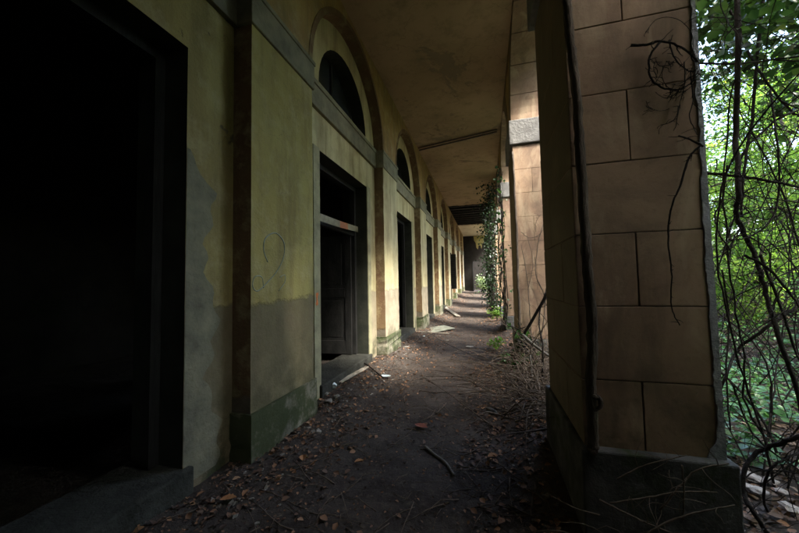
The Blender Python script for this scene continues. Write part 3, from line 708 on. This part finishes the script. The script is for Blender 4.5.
chunk('plaster_scrap', 470, 347, .09, M['rubble'], 'flat pale scrap of plaster in the middle of the path beyond the twigs', 'rubble', .12, .012)
chunk('plaster_scrap', 407, 350, .05, M['rubble'], 'small flat plaster scrap just past the second pilaster plinth', 'rubble', .2, .012)
chunk('plaster_scrap', 447, 340, .045, M['rubble'], 'small plaster scrap in front of the pale green board', 'rubble', .2, .012)
pl = MB(); c = atZ(386, 379.5, 0); cz = G(c.x, c.y) + .025
pl.mesh([(c.x + .075 * math.cos(a) * r, c.y + .05 * math.sin(a) * r, cz + h) for r, h in ((1, .014), (.8, .004), (.01, .0)) for a in [i * PI / 8 for i in range(16)]],
        [(r * 16 + i, r * 16 + (i + 1) % 16, (r + 1) * 16 + (i + 1) % 16, (r + 1) * 16 + i) for r in range(2) for i in range(16)], 0, True)
tag(pl.build('dish', M['plastic']), 'small oval white dish lying on the dirt near the dark stick', 'dish')
# dark bottle at the right of the path
m = MB(); p = atZ(493, 414, 0); z = G(p.x, p.y) + .025; dr = Vector((.6, -.8, 0)).normalized()
prof = [(-.09, .004), (-.088, .024), (.03, .024), (.055, .010), (.085, .010), (.087, .002)]
vs = []; q = Vector((-dr.y, dr.x, 0))
for t_, r in prof:
    for k in range(12): vs.append(Vector((p.x, p.y, z)) + dr * t_ + q * (math.cos(k * PI / 6) * r) + Vector((0, 0, math.sin(k * PI / 6) * r)))
m.mesh(vs, [(a * 12 + k, a * 12 + (k + 1) % 12, (a + 1) * 12 + (k + 1) % 12, (a + 1) * 12 + k) for a in range(5) for k in range(12)], 0, True)
tag(m.build('bottle', M['feather']), 'small dark bottle lying among the leaves right of the path', 'bottle')
def big_leaf(u, v, s, mat, label):
    p = atZ(u, v, 0); n = 10; m = MB(); a = random.uniform(0, 6.28); z = G(p.x, p.y) + .016
    L_, R_, Md = [], [], []
    for i in range(n + 1):
        t_ = i / n; w_ = math.sin(PI * t_) ** .8 * s * .3 * (1 + .15 * math.sin(i * 2.7)); x = (t_ - .5) * s; zz = z + .02 * s / .1 * (t_ - .5) ** 2
        for lst, sg, dz in ((L_, 1, .018), (R_, -1, .014), (Md, 0, 0)):
            lst.append((p.x + x * math.cos(a) - sg * w_ * math.sin(a), p.y + x * math.sin(a) + sg * w_ * math.cos(a), zz + dz * (w_ / (s * .3))))
    for i in range(n):
        m.mesh([L_[i], Md[i], Md[i + 1], L_[i + 1]], [(0, 1, 2, 3)], 0, True); m.mesh([Md[i], R_[i], R_[i + 1], Md[i + 1]], [(0, 1, 2, 3)], 0, True)
    return tag(m.build('fallen_leaf', mat), label, 'leaf')
big_leaf(421, 427, .15, M['red_leaf'], 'big reddish brown leaf alone in the middle of the path')
big_leaf(431, 423, .05, M['orange_leaf'], 'small pale leaf touching the big reddish one')
big_leaf(493, 458, .09, M['orange_leaf'], 'tan leaf amid twigs right of the curved stick')
big_leaf(228, 511, .10, M['orange_leaf'], 'orange leaf at the lower left edge of the path')
big_leaf(359, 463, .075, M['orange_leaf'], 'single orange leaf left of the curved stick')
big_leaf(303, 463, .09, M['orange_leaf'], 'curled orange leaf by the near pilaster foot')

# barrier tape across the first doorway
t0 = atX(320, 217, XR - .015); t1 = atX(358, 229.5, XR - .16); m = MB(); hw = .048
tp = empty('barrier_tape', t0, 'dull white and orange barrier tape strung across the doorway', 'tape')
P_ = [t0 + (t1 - t0) * (i / 9) + Vector((0, 0, -.008 * math.sin(PI * i / 9))) for i in range(10)]
for lo_, hi_, mt, nm in ((0, 4, 'tape_w', 'white_stretch'), (4, 6, 'tape_o', 'orange_stretch'), (6, 9, 'tape_w', 'white_stretch')):
    m = MB()
    for i in range(lo_, hi_): m.mesh([P_[i] - Vector((0, 0, hw)), P_[i + 1] - Vector((0, 0, hw)), P_[i + 1] + Vector((0, 0, hw)), P_[i] + Vector((0, 0, hw))], [(0, 1, 2, 3)])
    m.build(nm, M[mt], tp)

# ------------------------------------------------------------------ vines
def branchy(m, pts, r0, r1, nside=0, L=.3, depth=1, n=6, rt=.4, lump=.1):
    S = spline(pts, 6); S = wob(S, r0 * .35); m.tube(S, r0, r1, 7 if r0 > .01 else 5, lump=lump)
    for i in range(nside):
        k = random.randint(1, len(S) - 2); p = S[k]; d = Vector((random.gauss(0, 1), random.gauss(0, .6), random.gauss(0, 1))).normalized()
        l = L * random.uniform(.4, 1.2); q = [p]; dd = d
        for s in range(4): dd = (dd + Vector((random.gauss(0, .3), random.gauss(0, .3), random.gauss(0, .3) - .08))).normalized(); q.append(q[-1] + dd * l / 4)
        if depth > 1: branchy(m, q, max(.0015, r0 * rt), .0012, 3, L * .5, depth - 1)
        else: m.tube(spline(q, 2), max(.0015, r0 * rt), .001, 4)
YN = 1.949
vi = empty('climbing_vine', (.5, YN - .05, 0), 'thick dark vine stem climbing the corner of the nearest pillar', 'vine')
m = MB(); vp = [Vector((.50, YN - .045, .50))] + [Vector((atY(u, v, YN - .035).x, YN - .038, atY(u, v, YN - .035).z)) for u, v in ((593, 440), (591, 390), (592, 330), (588, 280), (584, 220), (580, 150), (576, 90), (570, 40), (566, -10), (560, -90))] + [Vector((.50, YN - .05, 3.5)), Vector((.44, YN - .12, 4.2))]
S = spline(vp, 8); S = wob(S, .003); m.tube(S, .027, .022, 12, lump=.12); m.build('stem', M['bark'], vi)
m = MB()
kn = atY(601, 403, YN - .06)
m.tube(spline([kn + Vector((-.04, .0, .035)), kn + Vector((-.005, 0, .02)), kn + Vector((-.005, .0, -.02)), kn + Vector((-.035, .0, -.04))], 4), .014, .009, 8, lump=.15)
m.build('side_loop', M['bark'], vi)
# dry creeper on the upper face of the near pillar
dv = empty('dead_creeper', (.8, YN - .03, 2), 'dry black creeper looping over the upper face of the nearest pillar', 'vine')
def onp(px, off=.02): return [Vector((p.x, YN - off - random.uniform(0, .015), p.z)) for p in [atY(u, v, YN - off) for u, v in px]]
m = MB()
branchy(m, onp([(630, 47), (648, 45), (662, 42), (683, 50), (697, 62)]), .007, .004, 14, .07)
branchy(m, onp([(660, 42), (649, 58), (650, 78), (660, 88), (674, 91), (690, 84), (697, 72)]), .006, .003, 22, .06)
branchy(m, onp([(668, 42), (674, 60), (690, 72), (698, 68)]), .004, .002, 10, .06)
branchy(m, onp([(684, 62), (683, 85), (679, 105), (676, 125)]), .003, .0015, 18, .04)
branchy(m, onp([(690, 70), (692, 100), (688, 118), (697, 135)]), .003, .002, 6, .05)
for i in range(8):
    cu, cv = random.gauss(672, 14), random.gauss(66, 18); rr = random.uniform(9, 26); a0 = random.uniform(0, 6.28); sp = random.uniform(1.2, 4)
    px = [(min(699, cu + rr * math.cos(a0 + sp * t / 5)), cv + rr * 1.1 * math.sin(a0 + sp * t / 5)) for t in range(6)]; branchy(m, onp(px), random.uniform(.0012, .0025), .001, 6, .05)
m.build('stem', M['bark_dark'], dv)
tw = MB(); branchy(tw, onp([(702, 147), (690, 140), (677, 137)]), .005, .004, 4, .05)
branchy(tw, onp([(699, 146), (688, 160), (680, 185), (671, 206), (667, 237), (670, 271), (671.5, 307), (678, 325)], .025), .0055, .0025, 16, .035)
tag(tw.build('hanging_twig', M['bark_dark']), 'long thin bare twig hanging down the front of the nearest pillar', 'twig')

# bramble stems outside, right of the near pillar; every main stem is a thing
stems = [
 ([(736, -60), (738, 40), (736, 130), (738, 190), (737, 215), (746, 238), (757, 262), (768, 300), (781, 342), (799, 400), (815, 470)], 2.7, .017, .012, 'thickest dark liana dropping through the middle of the garden view'),
 ([(800, 305), (776, 321), (752, 338), (735, 354), (724, 380), (716, 400)], 2.9, .013, .008, 'bare branch slanting up right across the lower garden view'),
 ([(698, 172), (740, 176), (770, 181), (815, 190)], 2.6, .010, .008, 'straight dark branch crossing level beyond the pillar edge'),
 ([(770, 90), (778, 150), (778, 200), (766, 226), (745, 238), (728, 240)], 2.8, .007, .005, 'looped stem hanging in a U right of the liana'),
 ([(815, 432), (790, 440), (762, 450), (746, 466), (744, 492), (757, 518), (775, 545)], 2.15, .011, .010, 'arched stem curving round at the lower right beside the pillar base'),
 ([(815, 448), (788, 457), (769, 472), (764, 500), (776, 530)], 2.3, .007, .006, 'thinner arched stem inside the lower right curve'),
 ([(733, 385), (742, 410), (752, 432), (770, 450), (799, 470)], 2.6, .006, .005, 'thin stem bending above the white stones'),
 ([(727, 165), (722, 200), (715, 215), (720, 235), (730, 250), (728, 262)], 2.5, .006, .004, 'wavy thin stem close to the right edge of the pillar'),
 ([(735, 215), (727, 240), (720, 262), (705, 290)], 2.6, .005, .004, 'stem slanting down left from the liana to the pillar'),
 ([(700, 63), (735, 64), (770, 60), (812, 55)], 3.0, .008, .006, 'level branch crossing high over the garden view'),
 ([(730, 10), (745, 45), (765, 80), (790, 110), (812, 122)], 3.2, .010, .007, 'slanting branch running down right through the upper leaves'),
 ([(812, 105), (780, 118), (765, 130), (745, 150), (735, 180)], 3.0, .009, .006, 'crooked branch from the right edge joining the liana'),
 ([(765, -20), (757, 60), (752, 120), (744, 170), (741, 215)], 3.3, .012, .009, 'second upright stem just behind the main liana'),
 ([(700, 330), (730, 300), (760, 285), (812, 262)], 3.1, .006, .004, 'thin branch rising to the right over the brown bank'),
 ([(812, 205), (780, 200), (750, 196), (712, 202)], 2.9, .005, .004, 'thin level branch just under the straight one'),
 ([(722, 270), (729, 320), (726, 370), (730, 430)], 2.8, .006, .005, 'upright thin stem near the pillar at mid height'),
 ([(745, 255), (770, 270), (795, 300), (812, 330)], 2.5, .008, .006, 'short stem running beside the liana to the right edge'),
 ([(760, 255), (782, 310), (795, 350), (812, 380)], 2.75, .009, .007, 'stem parallel to the liana at its right'),
]
for px, Y, r0, r1, lab in stems:
    pts = [atY(u, v, Y + random.uniform(-.12, .12)) for u, v in px]
    m = MB(); branchy(m, pts, r0, r1, 7, .35, 2, rt=.35)
    tag(m.build('bramble_stem', M['bark_dark']), lab, 'stem', 'bare stems tangled beyond the nearest pillar')
# fine tangle
m = MB()
for i in range(600):
    Y = random.uniform(2.4, 5.5); u = random.uniform(700, 840); v = random.triangular(-60, 480, 150)
    p = atY(u, v, Y); 
    if p.z < G(p.x, p.y) + .1 or p.x < 1.25: continue
    d = Vector((random.gauss(0, 1), random.gauss(0, .7), random.gauss(0, .7))).normalized(); q = [p]; L = random.uniform(.2, .9)
    for s in range(5): d = (d + Vector((random.gauss(0, .25), random.gauss(0, .25), random.gauss(0, .25)))).normalized(); q.append(q[-1] + d * L / 5)
    if min(k.x for k in q) < 1.14: continue
    m.tube(spline(q, 2), random.choice((.0015, .002, .003, .004)) * random.uniform(.8, 1.2), .0010, 4)
for i in range(34):      # long thin canes running right through the tangle, rooted in the ground
    Y = random.uniform(2.6, 4.8); x = random.uniform(.60, .80) * Y; q = [Vector((x, Y, G(x, Y) - .05))]; dx, dy = random.gauss(0, .12), random.gauss(0, .12)
    for s_ in range(9):
        dx += random.gauss(0, .13); dy += random.gauss(0, .1); q.append(q[-1] + Vector((dx, dy, .42 if s_ < 6 else .25)))
    if min(k.x for k in q) < 1.2: continue
    m.tube(wob(spline(q, 5), .006), random.uniform(.004, .010), .002, 6, lump=.1)
for i in range(26):      # canes arching sideways
    a = atY(random.uniform(690, 730), random.uniform(-20, 440), random.uniform(3., 4.6)); b = atY(random.uniform(810, 900), random.uniform(-20, 440), random.uniform(2.9, 4.6))
    if a.x < 1.25: a.x = 1.25
    a.z = max(a.z, G(a.x, a.y) + .1); b.z = max(b.z, G(b.x, b.y) + .1); c_ = (a + b) / 2 + Vector((0, random.gauss(0, .2), random.gauss(0, .25)))
    m.tube(wob(spline([a, (a + c_) / 2 + Vector((0, 0, random.gauss(0, .1))), c_, (b + c_) / 2 + Vector((0, 0, random.gauss(0, .1))), b], 5), .006), .002, random.uniform(.003, .008), 6, lump=.1)
tag(m.build('bramble_tangle', M['bark_dark']), 'fine black bramble twigs tangled across the garden opening', 'brambles', kind='stuff')
# twigs heaped before the base of the near pillar
for px, Y, r, lab in (([(617, 479), (643, 466), (665, 460), (687, 455)], 1.80, .0035, 'thin grey twig curving up over the pillar base'),
                   ([(660, 510), (682, 484), (698, 470), (729, 463)], 1.78, .005, 'dark twig arching over the right of the pillar base'),
                   ([(610, 503), (650, 497), (677, 492), (717, 492)], 1.76, .004, 'pale straight twig lying level before the pillar base'),
                   ([(682, 465), (684, 490), (683, 520)], 1.75, .004, 'short upright twig before the pillar base'),
                   ([(600, 500), (640, 520), (690, 540)], 1.74, .004, 'twig sloping down right at the bottom of the pillar base'),
                   ([(640, 540), (665, 523), (700, 512), (735, 505)], 1.70, .005, 'bent twig at the bottom edge below the pillar base')):
    m = MB(); branchy(m, [atY(u, v, Y) for u, v in px], r, r * .6, 5, .16); tag(m.build('bare_twig', M['twig']), lab, 'twig', 'twigs heaped before the nearest pillar')
m = MB()
for i in range(70):
    p = Vector((random.uniform(.45, 1.5), random.uniform(1.45, 1.85), 0)); p.z = G(p.x, p.y) + random.uniform(.0, .38) * random.random()
    a = random.uniform(0, 3.14); L = random.uniform(.15, .5); q = [p, p + Vector((math.cos(a) * L / 2, -.03, random.uniform(0, .12))), p + Vector((math.cos(a) * L, -.03, random.uniform(-.05, .18)))]
    m.tube(spline(q, 3), random.uniform(.0015, .004), .001, 4)
tag(m.build('twig_heap', M['twig']), 'loose heap of fine dry twigs round the foot of the nearest pillar', 'twigs', kind='stuff')

# second pillar: stem up its corner, dry stems on its face, leaning sticks
Y2 = 5.443
m = MB(); m.tube(wob(spline([(X0 + .01, Y2 - .03, 0), (X0 + .005, Y2 - .03, 1.2), (X0 + .012, Y2 - .03, 2.4), (X0 + .0, Y2 - .03, 3.5)], 12), .005), .022, .016, 7, lump=.15)
tag(m.build('vine', M['bark']), 'straight thin vine stem climbing the inner corner of the orange second pillar', 'vine')
m = MB()
for px, r in (([(532, 350), (529, 300), (526, 270), (521, 245)], .008), ([(540, 345), (545, 300), (536, 275), (538, 245), (543, 225)], .010), ([(521, 232), (530, 238), (540, 234), (545, 226)], .005), ([(536, 232), (536, 222), (541, 214)], .004), ([(528, 290), (533, 262), (527, 236)], .005)):
    branchy(m, [atY(u, v, Y2 - .05) for u, v in px], r, r * .6, 6, .25)
tag(m.build('dry_creeper', M['bark']), 'winding grey dry creeper on the face of the orange second pillar', 'vine')
m = MB(); m.tube(spline([atY(549, 291, 4.5), atY(537, 312, 4.6), atY(522, 338, 4.7)], 4), .022, .018, 7, lump=.1); tag(m.build('leaning_branch', M['bark_dark']), 'dark branch leaning steeply between the two nearest pillars', 'branch')
m = MB(); m.tube(spline([atY(523, 335, 4.6), atY(534, 345, 4.4), atY(549, 356, 4.2)], 4), .020, .016, 7, lump=.1); tag(m.build('leaning_branch', M['grey_wood']), 'pale grey branch sloping down right under the dark leaning one', 'branch')
m = MB(); branchy(m, [atZ(531, 395, .03), atZ(532, 378, .2), atY(530, 355, 4.3)], .016, .012, 3, .3); tag(m.build('leaning_branch', M['grey_wood']), 'short pale stick standing in the brushwood heap', 'branch')
m = MB(); branchy(m, [atZ(541, 392, .03), atY(543, 350, 4.2), atY(539, 318, 4.5), atY(547, 286, 4.7)], .011, .007, 6, .4, 2); tag(m.build('leaning_branch', M['bark_dark']), 'crooked thin branch rising from the brushwood beside the leaning dark one', 'branch')

# ivy on pillars three and four
def ivy_on(x, y, z0, z1, n, name, lab, spread=.18, dark=1., size=.075):
    r = empty(name, (x, y, 0), lab, 'ivy', 'ivy plants growing up the pillars')
    m = MB(); 
    for s in range(16 if dark < .5 else 8):
        q = [Vector((random.uniform(-.12, .05), random.uniform(-.1, .1), z0 + (z1 - z0) * t / 7)) + Vector((random.gauss(0, spread * .4), random.gauss(0, spread * .4), 0)) for t in range(8)]
        m.tube(spline(q, 3), .012, .005, 5)
    o = m.build('stem', M['bark_dark']); o.parent = r
    z = z0 + (z1 - z0) * rng.uniform(0, 1, n); c = .6 + .5 * np.sin(z * 2.3 + y) ** 2
    P = np.column_stack([rng.normal(0, spread, n) * c - .03, rng.normal(0, spread * 1.5, n), z])
    leaf_cloud('foliage', P, size, M['ivy'], r, up=.2, wide=.95, droop=.6, tint=rng.beta(1.5, 1.8, n) * dark)
ivy_on(.46, 8.75, .1, 4.4, 150, 'ivy_plant', 'ivy clothing the third pillar from floor to ceiling', .08, .7)
ivy_on(.27, 12.2, .2, 5.0, 1500, 'ivy_plant', 'dark ivy mass hanging on the fourth pillar', .2, .12)
ivy_on(.2, 15.6, .3, 5.1, 1500, 'ivy_plant', 'ivy on the fifth pillar reaching the broken ceiling', .22, .12)
ivy_on(.40, 19.0, .4, 5.0, 700, 'ivy_plant', 'ivy curtain on the sixth pillar beside the fallen ceiling', .25, .12)
ivy_on(.55, 5.2, .05, .7, 70, 'ivy_plant', 'low ivy at the foot of the orange second pillar', .14)
def bush(x, y, h, w, n, lab, mat='leaf_light', size=.07, name='small_shrub', grp='small plants inside the arcade'):
    r = empty(name, (x, y, G(x, y)), lab, 'plant', grp); m = MB()
    tips = []
    for i in range(max(4, int(n / 60))):
        t_ = Vector((random.gauss(0, w * .45), random.gauss(0, w * .45), h * random.uniform(.45, 1))); tips.append(t_)
        m.tube(spline([(0, 0, -.03), t_ * .5 + Vector((random.gauss(0, w * .1), 0, .05)), t_], 3), .007, .003, 4)
    o = m.build('stem', M['bark_dark']); o.parent = r
    T = np.array([tuple(t_) for t_ in tips]); P = T[rng.integers(0, len(T), n)] * rng.uniform(.55, 1.05, n)[:, None] + rng.normal(0, w * .16, (n, 3)); P[:, 2] = np.abs(P[:, 2])
    leaf_cloud('foliage', P, size, M[mat], r, wide=.7)
bush(.18, 6.75, .25, .25, 80, 'bright green seedlings at the foot of the third pillar')
bush(.35, 5.0, .25, .25, 60, 'low green weeds in the brushwood by the second pillar', 'ivy_ground')
bush(-.35, 24.6, 1.2, 1.0, 420, 'pale green bush leaning into the far end of the corridor', 'leaf_pale', .17)
bush(.3, 11.2, .5, .35, 160, 'yellow green weeds at the foot of the fourth pillar')

# ------------------------------------------------------------------ garden trees and shrubs
def tree_proto(h, cw, n, mat, size, seed, low=.25, name='garden_tree'):
    random.seed(seed); r = empty(name, (0, 0, 0))
    m = MB(); lean = Vector((random.gauss(0, .06), random.gauss(0, .06), 1)) * h * .8
    T = spline([(0, 0, -.3), lean * .3 + Vector((random.gauss(0, .1), 0, 0)), lean * .65 + Vector((0, random.gauss(0, .15), 0)), lean], 5); m.tube(T, h * .02 + .03, .03, 9, lump=.08)
    cl_ = []
    for i in range(26):
        k = random.randint(int(len(T) * low), len(T) - 1); p = T[k]; a = random.uniform(0, 6.28); t_ = k / len(T)
        L = cw * (.35 + .65 * math.sin(PI * min(1, max(.12, (t_ - low) / (1 - low) * .8 + .15)))) * random.uniform(.6, 1.1)
        q = p + Vector((math.cos(a) * L, math.sin(a) * L, random.uniform(.05, .5) * L)); mid_ = (p + q) / 2 + Vector((0, 0, .12 * L))
        S_ = spline([p, mid_, q], 4); m.tube(S_, .02 + .01 * L, .008, 5)
        for j in range(4):
            c_ = S_[random.randint(3, len(S_) - 1)] + Vector((random.gauss(0, .35), random.gauss(0, .35), random.gauss(0, .25))) * cw * .4; cl_.append(c_); m.tube([S_[5], c_], .008, .003, 4)
    m.build('trunk', M['bark']).parent = r
    C = np.array([tuple(c) for c in cl_]); k = rng.integers(0, len(C), n); s = cw * .15 * rng.uniform(.5, 1.4, len(C))
    P = C[k] + rng.normal(0, 1, (n, 3)) * s[k][:, None] * np.array([1, 1, .6])
    ct = rng.uniform(.15, .85, len(C)); leaf_cloud('crown', P, size, mat, r, up=.3, tint=ct[k] + rng.normal(0, .15, n), droop=.3)
    return r
protos = [tree_proto(7.5, 2.6, 9000, M['leaf'], .13, 3), tree_proto(6.0, 2.2, 7500, M['leaf_light'], .12, 5), tree_proto(9.0, 3.2, 9000, M['leaf'], .15, 8),
          tree_proto(2.6, 1.3, 4200, M['leaf_light'], .10, 12, .08, 'garden_shrub')]
used = set()
def plant(pi, x, y, s, rz, lab, grp='trees in the garden', cat='tree'):
    p = protos[pi]; o = p if pi not in used else copy_tree(p); used.add(pi)
    o.location = (x, y, G(x, y) - .1); o.scale = (s, s, s); o.rotation_euler = (0, 0, rz); tag(o, lab, cat, grp)
random.seed(99)
where = ['over the bank straight behind the main liana', 'at the right edge of the garden view', 'farther back on the bank', 'deepest in the garden view']
plant(1, 9.4, 13.4, .95, .4, 'light leafed tree on the bank behind the tangled stems')
plant(2, 13.5, 21.5, 1.2, 4.4, 'tallest backlit tree at the back of the garden view')
plant(3, 6.2, 10.4, .75, 1.4, 'pale shrub half way up the bank between the stems', 'shrubs in the garden', 'shrub')
plant(3, 8.6, 12.0, .9, 5.0, 'wide shrub on the upper bank at the right edge', 'shrubs in the garden', 'shrub')
plant(3, 5.2, 8.0, .7, 3.0, 'low leafy shrub on the bank just above the ivy', 'shrubs in the garden', 'shrub')
plant(3, 7.0, 9.2, 1.0, 1.0, 'round shrub at the top of the ivy bank', 'shrubs in the garden', 'shrub')
# outside the frame but seen from a step aside, and shading the near bays
for i, (pi, x, y, s, rz) in enumerate([(0, 3.4, -.6, .9, 1.), (2, 4.6, 1.6, .85, 3.), (1, 7.8, 4.2, .8, .3), (2, 6.5, -3.5, 1., 5.), (0, 4.2, -4.5, 1., 2.), (2, 9, 3.5, 1.1, .7), (3, 2.6, .9, .9, 2.), (3, 2.5, -1.2, 1., 4.),
        (1, 14.5, 25, 1., 2.), (1, 6.4, 13.2, .8, 1.2), (1, 12.6, 30.5, .9, 2.6), (0, 15.5, 36, 1.1, 1.), (2, 16, 8, 1.2, 2.), (2, 14, -3, 1.2, 6.)]):
    plant(pi, x, y, s, rz, ['dark leafed tree just outside the arch beside the camera', 'tall tree in front of the nearest pillar on the garden side', 'light green tree at the foot of the bank outside the second arch',
          'tall tree on the bank behind the camera', 'bushy dark tree outside the arch behind the camera', 'tall spreading tree on top of the bank above the nearest pillar', 'low shrub by the arcade between the camera and the nearest pillar',
          'low shrub by the arcade behind the camera', 'light green tree far along the top of the bank', 'light green tree outside the fourth and fifth pillars', 'light green tree outside the end wall',
          'bushy dark tree far beyond the end of the building', 'largest tree back on the bank to the right of the second arch', 'largest tree back on the bank behind the camera'][i],
          'shrubs in the garden' if pi == 3 else 'trees in the garden', 'shrub' if pi == 3 else 'tree')
# leaves carried by the brambles close to the arcade
P = []
for i in range(110):
    Y = random.uniform(2.7, 5.5); p = atY(random.uniform(700, 860), random.triangular(-110, 120, -10), Y); P.append((p.x, p.y, p.z))
C = np.array(P); k = rng.integers(0, len(C), 7000); P = C[k] + rng.normal(0, .13, (7000, 3)); P = P[P[:, 0] > 1.3]
tag(leaf_cloud('bramble_leaves', P, .055, M['ivy'], up=.3, jit=.75, wide=.8), 'dark green leaves of the climbers hanging over the garden opening', 'leaves', kind='stuff')
# unseen ivy sheets added to block light in the arches beside and behind the camera
def curtain(y0, y1, lab, n=9000, hang=.0, x=1.42):
    r = empty('ivy_light_block', (x, (y0 + y1) / 2, 0), lab, 'ivy', 'unseen ivy sheets added to block light'); L = y1 - y0; m = MB()
    for i in range(26):
        yy = random.uniform(-L / 2, L / 2); m.tube(spline([(random.gauss(0, .05), yy, 5.8), (random.gauss(0, .1), yy + random.gauss(0, .15), 3.8), (random.gauss(0, .12), yy + random.gauss(0, .2), 1.8), (random.gauss(0, .12), yy + random.gauss(0, .2), hang)], 5), .012, .006, 5)
    m.build('stem', M['bark_dark']).parent = r
    P = np.column_stack([rng.normal(0, .13, n), rng.uniform(-L / 2, L / 2, n), hang + (5.9 - hang) * rng.uniform(0, 1, n)])
    leaf_cloud('foliage', P, .12, M['ivy'], r, up=.0, wide=.95, droop=.8)
curtain(-.95, 1.2, 'thick unseen ivy sheet added to block light in the arch beside the camera', 16000)
curtain(-4.9, -1.1, 'thick unseen ivy sheet added to block light in the arch behind the camera', 24000)
# distant wood closing the garden
C = []
for i in range(240):
    a = random.uniform(-.5, 1.9); r = random.uniform(24, 46); x = r * math.sin(a) + 4; y = r * math.cos(a)
    if x < 9: continue
    C.append((x, y, G(x, y) + random.uniform(.5, 7.5)))
C = np.array(C); k = rng.integers(0, len(C), 6000); P = C[k] + rng.normal(0, 1.1, (len(k), 3))
tag(leaf_cloud('distant_wood', P, .34, M['leaf_light'], up=.3), 'mass of pale backlit foliage closing the garden far behind', 'wood', kind='stuff')
M['stone'] = simple('pale_stone', (.62, .58, .54), (.38, .34, .30), 18, bs=.8, bd=.02)
# pale stones at the lower right
for u, v, s, lab in ((752, 484, .06, 'biggest whitish stone in the leaves at the lower right'), (760, 503, .045, 'whitish stone below the biggest one at lower right'), (748, 497, .04, 'pale flat stone beside the pillar base'), (790, 522, .05, 'pale stone in the bottom right corner'), (772, 488, .04, 'small pale stone right of the biggest one'), (782, 500, .035, 'little whitish stone near the right edge of the picture')):
    o = chunk('stone', u, v, s, M['stone'], lab, 'stone', .35, .03); o['group'] = 'pale stones beside the pillar base'

# ------------------------------------------------------------------ light
wd = bpy.data.worlds.new('World'); sc.world = wd; wd.use_nodes = True; nt = wd.node_tree
sky = nt.nodes.new('ShaderNodeTexSky'); sky.sky_type = 'NISHITA'; sky.sun_disc = False
EL, AZ = math.radians(48), math.radians(120)       # azimuth measured from +Y towards +X
sky.sun_elevation = EL; sky.sun_rotation = AZ; sky.air_density = 1.0; sky.dust_density = 3.0
bg = nt.nodes['Background']; nt.links.new(sky.outputs[0], bg.inputs[0]); bg.inputs[1].default_value = .15
sun = bpy.data.lights.new('sun', 'SUN'); so = bpy.data.objects.new('sun', sun); col.objects.link(so)
sun.energy = 2.2; sun.angle = math.radians(13); sun.color = (1, .95, .87)
dv_ = Vector((math.sin(AZ) * math.cos(EL), math.cos(AZ) * math.cos(EL), math.sin(EL)))
so.rotation_euler = dv_.to_track_quat('Z', 'Y').to_euler(); so.location = (10, -5, 20)
sc.view_settings.view_transform = 'Standard'; sc.view_settings.look = 'None'; sc.view_settings.exposure = 3.45; sc.view_settings.gamma = 1; sc.view_settings.use_curve_mapping = False
sc.cycles.use_denoising = True; sc.cycles.max_bounces = 8; sc.cycles.diffuse_bounces = 3; sc.cycles.transmission_bounces = 4
